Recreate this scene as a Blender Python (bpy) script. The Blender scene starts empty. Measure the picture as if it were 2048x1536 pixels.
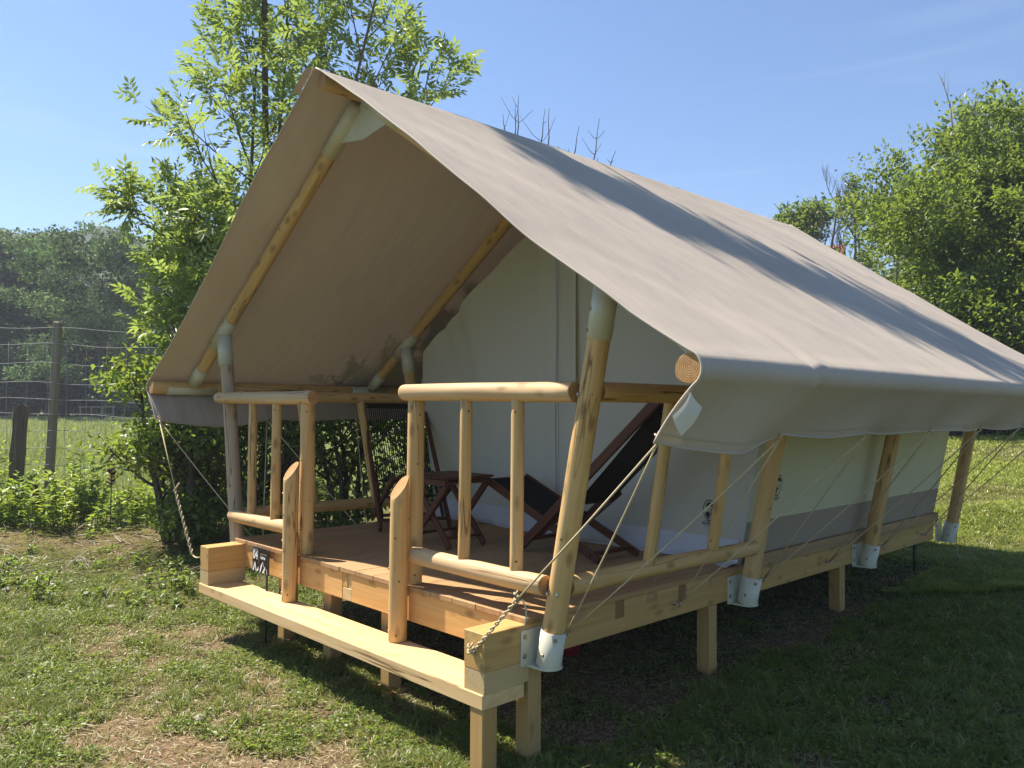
import bpy, bmesh, math, random
import numpy as np
from mathutils import Vector, Matrix, Euler
random.seed(7); rng = np.random.default_rng(7)
sc = bpy.context.scene
C = sc.collection
PI = math.pi
R = math.radians

# ------------------------------------------------------------------ camera
cam_d = bpy.data.cameras.new('camera'); cam = bpy.data.objects.new('camera', cam_d); C.objects.link(cam)
CP = Vector((4.2538, -2.6815, 0.9915)); yaw, pitch, roll = 0.8093, 0.0286, 0.0070
fwd = Vector((-math.sin(yaw)*math.cos(pitch), math.cos(yaw)*math.cos(pitch), math.sin(pitch)))
rt = Vector((math.cos(yaw), math.sin(yaw), 0)); upv = rt.cross(fwd)
r2 = rt*math.cos(roll) + upv*math.sin(roll); u2 = -rt*math.sin(roll) + upv*math.cos(roll)
cam.matrix_world = Matrix(((r2.x, u2.x, -fwd.x, CP.x), (r2.y, u2.y, -fwd.y, CP.y), (r2.z, u2.z, -fwd.z, CP.z), (0, 0, 0, 1)))
cam_d.sensor_width = 36; cam_d.lens = 1609.0/2048*36; cam_d.clip_start = 0.05; cam_d.clip_end = 3000
sc.camera = cam

# ------------------------------------------------------------------ light
SUN_TO = Vector((-0.64, -0.215, 1.0)).normalized()
world = bpy.data.worlds.new('World'); sc.world = world; world.use_nodes = True
wn = world.node_tree; wn.nodes.clear()
sky = wn.nodes.new('ShaderNodeTexSky'); sky.sky_type = 'NISHITA'; sky.sun_disc = False
sky.sun_elevation = math.asin(SUN_TO.z); sky.sun_rotation = math.atan2(SUN_TO.x, SUN_TO.y)
sky.air_density = 1.0; sky.dust_density = 0.3; sky.ozone_density = 2.0; sky.altitude = 300
# thin cirrus wisps
tc = wn.nodes.new('ShaderNodeTexCoord'); mp = wn.nodes.new('ShaderNodeMapping'); mp.inputs['Scale'].default_value = (1.2, 1.2, 14)
nz = wn.nodes.new('ShaderNodeTexNoise'); nz.inputs['Scale'].default_value = 2.2; nz.inputs['Detail'].default_value = 7; nz.inputs['Distortion'].default_value = 0.6
rp = wn.nodes.new('ShaderNodeValToRGB'); rp.color_ramp.elements[0].position = 0.58; rp.color_ramp.elements[1].position = 0.85
mx = wn.nodes.new('ShaderNodeMixRGB'); mx.inputs['Color2'].default_value = (9.0, 9.6, 10.4, 1)
mm = wn.nodes.new('ShaderNodeMath'); mm.operation = 'MULTIPLY'; mm.inputs[1].default_value = 0.09
bg = wn.nodes.new('ShaderNodeBackground'); bg.inputs['Strength'].default_value = 0.062
wo = wn.nodes.new('ShaderNodeOutputWorld')
L = wn.links.new
L(tc.outputs['Generated'], mp.inputs['Vector']); L(mp.outputs[0], nz.inputs['Vector']); L(nz.outputs['Fac'], rp.inputs[0])
L(rp.outputs[0], mm.inputs[0]); L(mm.outputs[0], mx.inputs['Fac']); tn = wn.nodes.new('ShaderNodeMixRGB'); tn.blend_type = 'MULTIPLY'; tn.inputs['Fac'].default_value = 1; tn.inputs['Color2'].default_value = (0.64, 0.94, 1.22, 1); L(sky.outputs[0], tn.inputs['Color1']); L(tn.outputs[0], mx.inputs['Color1']); L(mx.outputs[0], bg.inputs['Color']); L(bg.outputs[0], wo.inputs['Surface'])
sun_d = bpy.data.lights.new('sun', 'SUN'); sun_d.energy = 5.0; sun_d.angle = R(0.53); sun_d.color = (1.0, 0.91, 0.78)
sun = bpy.data.objects.new('sun', sun_d); C.objects.link(sun); sun.rotation_euler = (-SUN_TO).to_track_quat('-Z', 'Y').to_euler(); sun.location = (-6, -4, 12)
vs = sc.view_settings; vs.view_transform = 'Standard'; vs.look = 'None'; vs.exposure = 1.22; vs.gamma = 1; vs.use_curve_mapping = False
sc.cycles.max_bounces = 8; sc.cycles.diffuse_bounces = 4; sc.cycles.transmission_bounces = 6; sc.cycles.transparent_max_bounces = 8
sc.cycles.sample_clamp_indirect = 6

# ------------------------------------------------------------------ materials
MATS = {}
def new_mat(name):
    m = bpy.data.materials.new(name); m.use_nodes = True; nt = m.node_tree; nt.nodes.clear(); MATS[name] = m
    return m, nt
def N(nt, t, **kw):
    n = nt.nodes.new(t)
    for k, v in kw.items():
        if k in n.inputs.keys(): n.inputs[k].default_value = v
        else: setattr(n, k, v)
    return n
def ramp(nt, src, stops):
    r = nt.nodes.new('ShaderNodeValToRGB'); cr = r.color_ramp
    while len(cr.elements) < len(stops): cr.elements.new(0.5)
    for e, (p, c) in zip(cr.elements, stops): e.position = p; e.color = (*c, 1) if len(c) == 3 else c
    nt.links.new(src, r.inputs[0]); return r
def mixc(nt, a, b, fac, mode='MIX'):
    m = nt.nodes.new('ShaderNodeMixRGB'); m.blend_type = mode
    for i, v in (('Fac', fac), ('Color1', a), ('Color2', b)):
        if isinstance(v, (int, float)): m.inputs[i].default_value = v
        elif isinstance(v, tuple): m.inputs[i].default_value = (*v, 1)
        else: nt.links.new(v, m.inputs[i])
    return m.outputs[0]
def obj_coords(nt, scale, seed=True):
    t = nt.nodes.new('ShaderNodeTexCoord'); mp = nt.nodes.new('ShaderNodeMapping'); mp.inputs['Scale'].default_value = scale
    if seed:
        oi = nt.nodes.new('ShaderNodeObjectInfo'); mu = nt.nodes.new('ShaderNodeVectorMath'); mu.operation = 'MULTIPLY'
        mu.inputs[1].default_value = (37.0, 53.0, 71.0); ad = nt.nodes.new('ShaderNodeVectorMath'); ad.operation = 'ADD'
        nt.links.new(oi.outputs['Random'], mu.inputs[0]); nt.links.new(t.outputs['Object'], ad.inputs[0]); nt.links.new(mu.outputs[0], ad.inputs[1])
        nt.links.new(ad.outputs[0], mp.inputs['Vector'])
    else: nt.links.new(t.outputs['Object'], mp.inputs['Vector'])
    return mp.outputs[0]
def principled(nt, col, rough=0.7, spec=0.3, normal=None, metal=0.0):
    p = N(nt, 'ShaderNodeBsdfPrincipled'); o = N(nt, 'ShaderNodeOutputMaterial')
    if isinstance(col, tuple): p.inputs['Base Color'].default_value = (*col, 1)
    else: nt.links.new(col, p.inputs['Base Color'])
    if isinstance(rough, (int, float)): p.inputs['Roughness'].default_value = rough
    else: nt.links.new(rough, p.inputs['Roughness'])
    p.inputs['Specular IOR Level'].default_value = spec; p.inputs['Metallic'].default_value = metal
    if normal is not None: nt.links.new(normal, p.inputs['Normal'])
    nt.links.new(p.outputs[0], o.inputs['Surface']); return p, o
def bump(nt, h, strength=0.3, dist=0.01):
    b = N(nt, 'ShaderNodeBump'); b.inputs['Strength'].default_value = strength; b.inputs['Distance'].default_value = dist
    nt.links.new(h, b.inputs['Height']); return b.outputs[0]

def wood(name, light, dark, axis='z', knots=0.5, cracks=True, grain=1.0, tint=0.25, rough=0.62):
    """pale timber with streaked grain along one local axis, knots and drying cracks"""
    m, nt = new_mat(name)
    def sc3(along, across):
        s = [across]*3; s['xyz'.index(axis)] = along; return tuple(s)
    v1 = obj_coords(nt, sc3(1.1, 17)); v2 = obj_coords(nt, sc3(2.5, 70)); v3 = obj_coords(nt, sc3(0.7, 5)); vk = obj_coords(nt, sc3(5.0, 11)); vc = obj_coords(nt, sc3(0.5, 11))
    n1 = N(nt, 'ShaderNodeTexNoise', Scale=1.0, Detail=5.0, Distortion=0.9); nt.links.new(v1, n1.inputs['Vector'])
    n2 = N(nt, 'ShaderNodeTexNoise', Scale=1.0, Detail=4.0); nt.links.new(v2, n2.inputs['Vector'])
    n3 = N(nt, 'ShaderNodeTexNoise', Scale=1.0, Detail=2.0); nt.links.new(v3, n3.inputs['Vector'])
    a = mixc(nt, n1.outputs['Fac'], n2.outputs['Fac'], 0.35)
    r = ramp(nt, a, [(0.33, dark), (0.5, tuple((x+y)/2 for x, y in zip(light, dark))), (0.64, light)])
    mid = tuple(l*0.9 for l in light)
    c = mixc(nt, mid, r.outputs[0], 0.75*grain)
    r3 = ramp(nt, n3.outputs['Fac'], [(0.35, (1.0, 0.93, 0.80)), (0.65, (1.0, 1.0, 1.0))])
    c = mixc(nt, c, r3.outputs[0], 0.7, 'MULTIPLY')
    oi = N(nt, 'ShaderNodeObjectInfo'); rr = ramp(nt, oi.outputs['Random'], [(0.0, (1.0, 0.88, 0.76)), (0.5, (1.0, 1.0, 1.0)), (1.0, (0.86, 0.88, 0.92))])
    c = mixc(nt, c, rr.outputs[0], tint, 'MULTIPLY')
    if knots:
        vo = N(nt, 'ShaderNodeTexVoronoi', Scale=1.0, Randomness=1.0); nt.links.new(vk, vo.inputs['Vector'])
        rk = ramp(nt, vo.outputs['Distance'], [(0.10, (0.0, 0.0, 0.0)), (0.17, (0.45, 0.45, 0.45)), (0.27, (1, 1, 1))])
        c = mixc(nt, c, mixc(nt, c, (0.42, 0.22, 0.09), rk.outputs[0], 'MIX'), 0.0)
        inv = N(nt, 'ShaderNodeInvert'); nt.links.new(rk.outputs[0], inv.inputs['Color'])
        kf = N(nt, 'ShaderNodeMath', operation='MULTIPLY'); nt.links.new(inv.outputs[0], kf.inputs[0]); kf.inputs[1].default_value = knots
        c = mixc(nt, c, tuple(x*0.30 for x in (light[0], light[1]*0.75, light[2]*0.6)), kf.outputs[0])
    h = n2.outputs['Fac']
    if cracks:
        nc = N(nt, 'ShaderNodeTexNoise', Scale=1.0, Detail=3.0, Distortion=0.3); nt.links.new(vc, nc.inputs['Vector'])
        rc = ramp(nt, nc.outputs['Fac'], [(0.488, (1, 1, 1)), (0.4995, (0.0, 0.0, 0.0)), (0.511, (1, 1, 1))])
        n4 = N(nt, 'ShaderNodeTexNoise', Scale=0.6, Detail=1.0); nt.links.new(v3, n4.inputs['Vector'])
        rm = ramp(nt, n4.outputs['Fac'], [(0.45, (0, 0, 0)), (0.53, (1, 1, 1))])
        ck = mixc(nt, (1.0, 1.0, 1.0), rc.outputs[0], rm.outputs[0])
        c = mixc(nt, c, mixc(nt, (0.25, 0.17, 0.10), (1.0, 1.0, 1.0), ck), 1.0, 'MULTIPLY')
        h = mixc(nt, n2.outputs['Fac'], ck, 0.6)
    nrm = bump(nt, h, 0.25, 0.004)
    principled(nt, c, rough, 0.3, nrm); return m
wood('log_wood', (0.68, 0.47, 0.22), (0.50, 0.31, 0.115), 'z', 0.65)
wood('log_wood_pale', (0.64, 0.46, 0.26), (0.48, 0.31, 0.15), 'z', 0.6)
wood('log_wood_grey', (0.52, 0.39, 0.26), (0.40, 0.28, 0.17), 'z', 0.5)
wood('beam_wood', (0.56, 0.365, 0.14), (0.42, 0.245, 0.075), 'y', 0.5, cracks=False)
wood('rim_wood', (0.66, 0.41, 0.165), (0.50, 0.275, 0.09), 'x', 0.6, cracks=False)
wood('plank_wood', (0.74, 0.55, 0.295), (0.60, 0.40, 0.18), 'x', 0.35, cracks=True)
wood('leg_wood', (0.50, 0.33, 0.14), (0.38, 0.23, 0.08), 'z', 0.4, cracks=False)
wood('spacer_wood', (0.56, 0.42, 0.22), (0.47, 0.33, 0.15), 'y', 0.3, cracks=False)
wood('deck_wood', (0.49, 0.31, 0.155), (0.33, 0.19, 0.09), 'y', 0.35, cracks=False, tint=0.9)
wood('dark_wood', (0.115, 0.038, 0.020), (0.060, 0.018, 0.010), 'z', 0.0, cracks=False, rough=0.45)
wood('dark_joint', (0.30, 0.17, 0.06), (0.2, 0.11, 0.04), 'z', 0.2, cracks=False)
wood('fence_wood', (0.28, 0.25, 0.21), (0.16, 0.14, 0.11), 'z', 0.2, cracks=True)
wood('old_post_wood', (0.17, 0.135, 0.10), (0.05, 0.038, 0.028), 'z', 0.2, cracks=True)
def end_grain():
    m, nt = new_mat('end_grain')
    t = N(nt, 'ShaderNodeTexCoord'); mp = N(nt, 'ShaderNodeMapping'); mp.inputs['Scale'].default_value = (1, 1, 0.02); mp.inputs['Location'].default_value = (0.012, -0.008, 0); nt.links.new(t.outputs['Object'], mp.inputs['Vector'])
    w = N(nt, 'ShaderNodeTexWave', wave_type='RINGS', rings_direction='Z', Scale=36.0, Distortion=2.4, Detail=2.0); w.inputs['Detail Scale'].default_value = 0.5
    nt.links.new(mp.outputs[0], w.inputs['Vector'])
    r = ramp(nt, w.outputs['Fac'], [(0.2, (0.34, 0.18, 0.075)), (0.8, (0.52, 0.32, 0.15))])
    n = N(nt, 'ShaderNodeTexNoise', Scale=28.0, Detail=3.0); nt.links.new(mp.outputs[0], n.inputs['Vector'])
    r2_ = ramp(nt, n.outputs['Fac'], [(0.36, (0.80, 0.68, 0.56)), (0.55, (1, 1, 1))])
    principled(nt, mixc(nt, r.outputs[0], r2_.outputs[0], 0.8, 'MULTIPLY'), 0.8, 0.2)
end_grain()
def plain(name, col, rough=0.5, spec=0.4, metal=0.0, nscale=14, var=0.12, bmp=0.0):
    m, nt = new_mat(name); v = obj_coords(nt, (1, 1, 1)); n = N(nt, 'ShaderNodeTexNoise', Scale=float(nscale), Detail=5.0); nt.links.new(v, n.inputs['Vector'])
    r = ramp(nt, n.outputs['Fac'], [(0.3, tuple(c*(1-var) for c in col)), (0.7, tuple(min(1, c*(1+var)) for c in col))])
    principled(nt, r.outputs[0], rough, spec, bump(nt, n.outputs['Fac'], bmp, 0.003) if bmp else None, metal)
plain('white_metal', (0.56, 0.545, 0.43), 0.35, 0.5, 0, 6, 0.06)
plain('steel', (0.55, 0.52, 0.46), 0.3, 0.5, 1.0, 30, 0.15)
plain('bronze_bolt', (0.40, 0.30, 0.20), 0.35, 0.5, 0.9, 30, 0.15)
plain('rope_fibre', (0.56, 0.46, 0.29), 0.9, 0.1, 0, 300, 0.25, 0.5)
plain('black_sling', (0.022, 0.017, 0.016), 0.7, 0.3, 0, 60, 0.2)
plain('sign_black', (0.012, 0.011, 0.013), 0.3, 0.5)
plain('sign_white', (0.80, 0.82, 0.82), 0.5, 0.3)
plain('sign_grey', (0.22, 0.22, 0.22), 0.5, 0.3)
plain('sign_blue', (0.10, 0.16, 0.24), 0.5, 0.3)
plain('print_black', (0.015, 0.017, 0.015), 0.6, 0.3)
plain('zip_blue', (0.26, 0.28, 0.42), 0.5, 0.3)
plain('wire_metal', (0.30, 0.31, 0.31), 0.7, 0.2, 0.0, 5, 0.15)
plain('dark_metal', (0.05, 0.055, 0.05), 0.5, 0.4, 0.5)
plain('red_plastic', (0.35, 0.02, 0.03), 0.4, 0.4)
plain('stone', (0.36, 0.33, 0.28), 0.9, 0.2, 0, 9, 0.3, 0.6)
plain('house_wall', (0.72, 0.70, 0.64), 0.9, 0.1)
plain('house_roof', (0.26, 0.10, 0.06), 0.9, 0.1, 0, 3, 0.25)
plain('bark', (0.11, 0.095, 0.075), 0.95, 0.1, 0, 22, 0.4, 0.8)
plain('bark_pale', (0.24, 0.21, 0.17), 0.95, 0.1, 0, 22, 0.3, 0.8)
plain('dark_heap', (0.03, 0.033, 0.036), 0.8, 0.2, 0, 3, 0.5, 0.6)
plain('weed_stem', (0.10, 0.13, 0.05), 0.8, 0.2)
plain('dry_stem', (0.10, 0.06, 0.035), 0.9, 0.1)

def canvas(name, col, trans, tfac, wrinkle=1.0, dirx=(1.0, 0.55), uneven=0.10):
    m, nt = new_mat(name)
    t = N(nt, 'ShaderNodeTexCoord')
    mp = N(nt, 'ShaderNodeMapping'); mp.inputs['Rotation'].default_value = (0, 0, -math.atan2(dirx[1], dirx[0])); mp.inputs['Scale'].default_value = (0.55, 4.5, 1.4)
    nt.links.new(t.outputs['Object'], mp.inputs['Vector'])
    n1 = N(nt, 'ShaderNodeTexNoise', Scale=1.5, Detail=2.5, Distortion=0.15); nt.links.new(mp.outputs[0], n1.inputs['Vector'])
    n2 = N(nt, 'ShaderNodeTexNoise', Scale=0.9, Detail=3.0); nt.links.new(t.outputs['Object'], n2.inputs['Vector'])
    mw = N(nt, 'ShaderNodeMapping'); mw.inputs['Scale'].default_value = (30, 260, 120); nt.links.new(t.outputs['Object'], mw.inputs['Vector'])
    n3 = N(nt, 'ShaderNodeTexNoise', Scale=1.0, Detail=3.0); nt.links.new(mw.outputs[0], n3.inputs['Vector'])
    mk = N(nt, 'ShaderNodeMapping'); mk.inputs['Rotation'].default_value = (0, 0, -math.atan2(dirx[1], dirx[0])+0.5); mk.inputs['Scale'].default_value = (1.0, 5, 2.5)
    nt.links.new(t.outputs['Object'], mk.inputs['Vector'])
    n4 = N(nt, 'ShaderNodeTexNoise', Scale=2.0, Detail=6.0, Distortion=1.2); nt.links.new(mk.outputs[0], n4.inputs['Vector'])
    rc = ramp(nt, n2.outputs['Fac'], [(0.3, tuple(c*(1-uneven) for c in col)), (0.7, tuple(c*(1+uneven*0.6) for c in col))])
    c = mixc(nt, rc.outputs[0], mixc(nt, (0.84, 0.83, 0.83), (1.0, 1.0, 1.0), n3.outputs['Fac']), 0.8, 'MULTIPLY')
    rk = ramp(nt, n4.outputs['Fac'], [(0.47, (0, 0, 0)), (0.5, (1, 1, 1)), (0.53, (0, 0, 0))])
    h = mixc(nt, mixc(nt, n1.outputs['Fac'], n2.outputs['Fac'], 0.3), n3.outputs['Fac'], 0.012)
    nb = bump(nt, h, 0.55*wrinkle, 0.05)
    d = N(nt, 'ShaderNodeBsdfDiffuse'); nt.links.new(c, d.inputs['Color']); nt.links.new(nb, d.inputs['Normal'])
    tr = N(nt, 'ShaderNodeBsdfTranslucent'); tr.inputs['Color'].default_value = (*trans, 1); nt.links.new(nb, tr.inputs['Normal'])
    g = N(nt, 'ShaderNodeBsdfGlossy'); g.inputs['Roughness'].default_value = 0.55; nt.links.new(nb, g.inputs['Normal'])
    ms = N(nt, 'ShaderNodeMixShader'); ms.inputs[0].default_value = tfac; nt.links.new(d.outputs[0], ms.inputs[1]); nt.links.new(tr.outputs[0], ms.inputs[2])
    m2 = N(nt, 'ShaderNodeMixShader'); m2.inputs[0].default_value = 0.03; nt.links.new(ms.outputs[0], m2.inputs[1]); nt.links.new(g.outputs[0], m2.inputs[2])
    o = N(nt, 'ShaderNodeOutputMaterial'); nt.links.new(m2.outputs[0], o.inputs['Surface'])
canvas('canvas_tan', (0.51, 0.445, 0.37), (0.11, 0.085, 0.065), 0.10)
canvas('canvas_edge', (0.60, 0.54, 0.45), (0.5, 0.4, 0.3), 0.2, 0.2)
canvas('canvas_cream', (0.82, 0.80, 0.68), (0.55, 0.50, 0.30), 0.35, 0.5, (0.2, 1.0), 0.04)
canvas('canvas_band', (0.46, 0.38, 0.30), (0.25, 0.18, 0.12), 0.2, 0.4, (0.2, 1.0), 0.05)
canvas('canvas_cream_lit', (0.85, 0.82, 0.58), (0.70, 0.66, 0.34), 0.30, 0.5, (0.2, 1.0), 0.04)  # cream canvas copy, yellow of light coming through put into its colour
canvas('pvc_white', (0.74, 0.76, 0.80), (0.5, 0.5, 0.5), 0.15, 0.4, (1, 0.1), 0.03)

def leaf_mat(name, trans=(0.42, 0.62, 0.10), tf=0.45, rough=0.38, spec=0.35):
    m, nt = new_mat(name)
    at = N(nt, 'ShaderNodeAttribute', attribute_name='col')
    p = N(nt, 'ShaderNodeBsdfPrincipled'); nt.links.new(at.outputs['Color'], p.inputs['Base Color']); p.inputs['Roughness'].default_value = rough; p.inputs['Specular IOR Level'].default_value = spec
    tr = N(nt, 'ShaderNodeBsdfTranslucent'); c = mixc(nt, at.outputs['Color'], (*trans,), 0.45); nt.links.new(c, tr.inputs['Color'])
    ms = N(nt, 'ShaderNodeMixShader'); ms.inputs[0].default_value = tf; nt.links.new(p.outputs[0], ms.inputs[1]); nt.links.new(tr.outputs[0], ms.inputs[2])
    o = N(nt, 'ShaderNodeOutputMaterial'); nt.links.new(ms.outputs[0], o.inputs['Surface'])
leaf_mat('leaf', (0.46, 0.60, 0.06), 0.5)
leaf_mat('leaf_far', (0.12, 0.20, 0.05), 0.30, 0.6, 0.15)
leaf_mat('grass_blade', (0.46, 0.54, 0.11), 0.35, 0.40, 0.4)

def ground_mat():
    m, nt = new_mat('ground_soil')
    t = N(nt, 'ShaderNodeTexCoord'); at = N(nt, 'ShaderNodeAttribute', attribute_name='col')
    n1 = N(nt, 'ShaderNodeTexNoise', Scale=9.0, Detail=9.0, Roughness=0.7); nt.links.new(t.outputs['Object'], n1.inputs['Vector'])
    n2 = N(nt, 'ShaderNodeTexNoise', Scale=70.0, Detail=5.0, Roughness=0.7); nt.links.new(t.outputs['Object'], n2.inputs['Vector'])
    v = N(nt, 'ShaderNodeTexVoronoi', Scale=45.0); nt.links.new(t.outputs['Object'], v.inputs['Vector'])
    r = ramp(nt, n2.outputs['Fac'], [(0.35, (0.45, 0.42, 0.38)), (0.65, (1.35, 1.3, 1.2))])
    c = mixc(nt, at.outputs['Color'], r.outputs[0], 0.8, 'MULTIPLY')
    r1 = ramp(nt, n1.outputs['Fac'], [(0.35, (0.6, 0.6, 0.6)), (0.65, (1.2, 1.15, 1.1))])
    c = mixc(nt, c, r1.outputs[0], 0.7, 'MULTIPLY')
    h = mixc(nt, mixc(nt, n1.outputs['Fac'], n2.outputs['Fac'], 0.5), v.outputs['Distance'], 0.25)
    principled(nt, c, 0.95, 0.1, bump(nt, h, 1.0, 0.03))
ground_mat()
def hill_mat():
    m, nt = new_mat('hill_forest')
    t = N(nt, 'ShaderNodeTexCoord'); v = N(nt, 'ShaderNodeTexVoronoi', Scale=0.12); nt.links.new(t.outputs['Object'], v.inputs['Vector'])
    n = N(nt, 'ShaderNodeTexNoise', Scale=0.02, Detail=5.0); nt.links.new(t.outputs['Object'], n.inputs['Vector'])
    r = ramp(nt, v.outputs['Distance'], [(0.0, (0.07, 0.11, 0.04)), (0.8, (0.03, 0.05, 0.02))])
    r2_ = ramp(nt, n.outputs['Fac'], [(0.4, (0.7, 0.8, 0.7)), (0.6, (1.2, 1.1, 1.0))])
    principled(nt, mixc(nt, r.outputs[0], r2_.outputs[0], 1.0, 'MULTIPLY'), 1.0, 0.0, bump(nt, v.outputs['Distance'], 1.0, 6.0))
hill_mat()

# ------------------------------------------------------------------ helpers
WM = {}
def link(o, parent=None, M=None):
    C.objects.link(o); M = M if M is not None else Matrix.Identity(4)
    WM[o.name] = M.copy()
    if parent is not None:
        o.parent = parent; o.matrix_parent_inverse = Matrix.Identity(4); o.matrix_local = WM[parent.name].inverted() @ M
    else: o.matrix_world = M
    return o
def thing(name, label, cat, loc=(0, 0, 0), group=None):
    o = bpy.data.objects.new(name, None); o.empty_display_size = 0.1
    link(o, None, Matrix.Translation(Vector(loc))); o['label'] = label; o['category'] = cat
    if group: o['group'] = group
    return o
def tag(o, label, cat, group=None):
    o['label'] = label; o['category'] = cat
    if group: o['group'] = group
    return o
def np_mesh(name, V, F, col=None, mats=(), smooth=False, mi=None):
    V = np.asarray(V, dtype=np.float32); F = np.asarray(F, dtype=np.int32); k = F.shape[1]
    me = bpy.data.meshes.new(name); me.vertices.add(len(V)); me.vertices.foreach_set('co', V.ravel())
    me.loops.add(F.size); me.loops.foreach_set('vertex_index', F.ravel())
    me.polygons.add(len(F)); me.polygons.foreach_set('loop_start', np.arange(0, F.size, k, dtype=np.int32))
    if smooth: me.polygons.foreach_set('use_smooth', np.ones(len(F), dtype=bool))
    for m in mats: me.materials.append(MATS[m])
    if mi is not None: me.polygons.foreach_set('material_index', np.asarray(mi, dtype=np.int32))
    if col is not None:
        a = me.attributes.new('col', 'FLOAT_COLOR', 'POINT'); c = np.ones((len(V), 4), dtype=np.float32); c[:, :3] = col; a.data.foreach_set('color', c.ravel())
    me.update(calc_edges=True); me.validate(); return me
def py_mesh(name, V, F, mats, smooth=False, mi=None):
    me = bpy.data.meshes.new(name); me.from_pydata([tuple(v) for v in V], [], F)
    for m in mats: me.materials.append(MATS[m])
    if smooth:
        for p in me.polygons: p.use_smooth = True
    if mi:
        for p, i in zip(me.polygons, mi): p.material_index = i
    me.update(); return me
def put(name, me, parent=None, M=None): return link(bpy.data.objects.new(name, me), parent, M)
def box_mesh(name, sx, sy, sz, mat, bev=0.003, endaxis=None):
    bm = bmesh.new(); bmesh.ops.create_cube(bm, size=1.0)
    for v in bm.verts: v.co = Vector((v.co.x*sx, v.co.y*sy, v.co.z*sz))
    if bev: bmesh.ops.bevel(bm, geom=bm.edges[:], offset=min(bev, min(sx, sy, sz)*0.3), segments=1, affect='EDGES', profile=0.5)
    me = bpy.data.meshes.new(name); bm.to_mesh(me); bm.free()
    me.materials.append(MATS[mat])
    return me
def box(name, lo, hi, mat, parent=None, bev=0.003):
    lo = Vector(lo); hi = Vector(hi); s = hi-lo
    return put(name, box_mesh(name, s.x, s.y, s.z, mat, bev), parent, Matrix.Translation((lo+hi)/2))
def frame(p0, p1, ref=None):
    z = (Vector(p1)-Vector(p0)).normalized(); ref = Vector(ref) if ref is not None else (Vector((0, 0, 1)) if abs(z.z) < 0.9 else Vector((0, 1, 0)))
    x = ref.cross(z).normalized(); y = z.cross(x)
    return Matrix(((x.x, y.x, z.x, p0[0]), (x.y, y.y, z.y, p0[1]), (x.z, y.z, z.z, p0[2]), (0, 0, 0, 1)))
def bar(name, p0, p1, w, t, mat, parent=None, ref=None, bev=0.004, rnd=0.0):
    """rectangular bar from p0 to p1; w across (local x), t thick (local y)"""
    Lh = (Vector(p1)-Vector(p0)).length; me = box_mesh(name, w, t, Lh, mat, bev)
    for v in me.vertices: v.co.z += Lh/2
    return put(name, me, parent, frame(p0, p1, ref))
def log_mesh(name, Lh, r0, r1, mat, seg=20, rings=10, round0=0.0, round1=0.0, wob=0.004, cut=None, seed=0):
    rs = random.Random(seed*13+int(Lh*1000)); ph = [rs.uniform(0, 6.28) for _ in range(6)]
    V = []; F = []; mi = []
    prof = []
    def endprof(side, rd):
        out = []
        if rd > 0:
            for a in (0.0, 0.35, 0.65, 0.87, 1.0):
                out.append((rd*(1-math.sqrt(max(0, 1-(1-a)**2))) if False else rd*(1-math.sin(a*PI/2)), 0.25+0.75*math.sin((0.12+0.88*a)*PI/2) if True else 1))
        else: out = [(0.0, 0.93), (0.006, 1.0)]
        return out
    for d, k in endprof(0, round0): prof.append((d if round0 == 0 else round0*1.0*(d/round0), k))
    if round0 > 0:
        prof = [(round0*(1-math.cos(a)), math.sin(a)*0.999) for a in (0.25, 0.55, 0.85, 1.15, 1.4, 1.57)]
    body = [(Lh*i/rings, 1.0) for i in range(1, rings)]
    endp = [(Lh-round1*(1-math.cos(a)), math.sin(a)) for a in (1.57, 1.4, 1.15, 0.85, 0.55, 0.25)] if round1 > 0 else [(Lh-0.006, 1.0), (Lh, 0.93)]
    body = [b for b in body if prof[-1][0]+0.01 < b[0] < endp[0][0]-0.01]
    P = prof+body+endp
    for z, k in P:
        r = r0+(r1-r0)*z/Lh
        cx = wob*math.sin(z*2.1+ph[0]); cy = wob*math.sin(z*2.7+ph[1])
        for j in range(seg):
            a = 2*PI*j/seg; rr = k*r*(1+0.025*math.sin(2*a+ph[2]+z)+0.018*math.sin(3*a+ph[3]-z*2)+0.012*math.sin(5*a+z*7+ph[4]))
            zz = z
            x, y = cx+rr*math.cos(a), cy+rr*math.sin(a)
            if cut is not None and z > Lh-0.02: zz = z + cut*(y)
            V.append((x, y, zz))
    n = len(P)
    for i in range(n-1):
        for j in range(seg):
            F.append((i*seg+j, i*seg+(j+1) % seg, (i+1)*seg+(j+1) % seg, (i+1)*seg+j)); mi.append(0)
    F.append(tuple(range(seg-1, -1, -1))); mi.append(1); F.append(tuple((n-1)*seg+j for j in range(seg))); mi.append(1)
    me = py_mesh(name, V, F, (mat, 'end_grain' if cut is None else mat), False, mi)
    for p in me.polygons: p.use_smooth = (p.material_index == 0 and len(p.vertices) == 4)
    return me
LS = [0]
def text_mesh(cu):
    o = bpy.data.objects.new('tmp', cu); me = bpy.data.meshes.new_from_object(o); bpy.data.objects.remove(o); return me
def log(name, p0, p1, r0, r1, mat, parent=None, **kw):
    LS[0] += 1; Lh = (Vector(p1)-Vector(p0)).length
    return put(name, log_mesh(name, Lh, r0, r1, mat, seed=LS[0], **kw), parent, frame(p0, p1))
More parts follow.
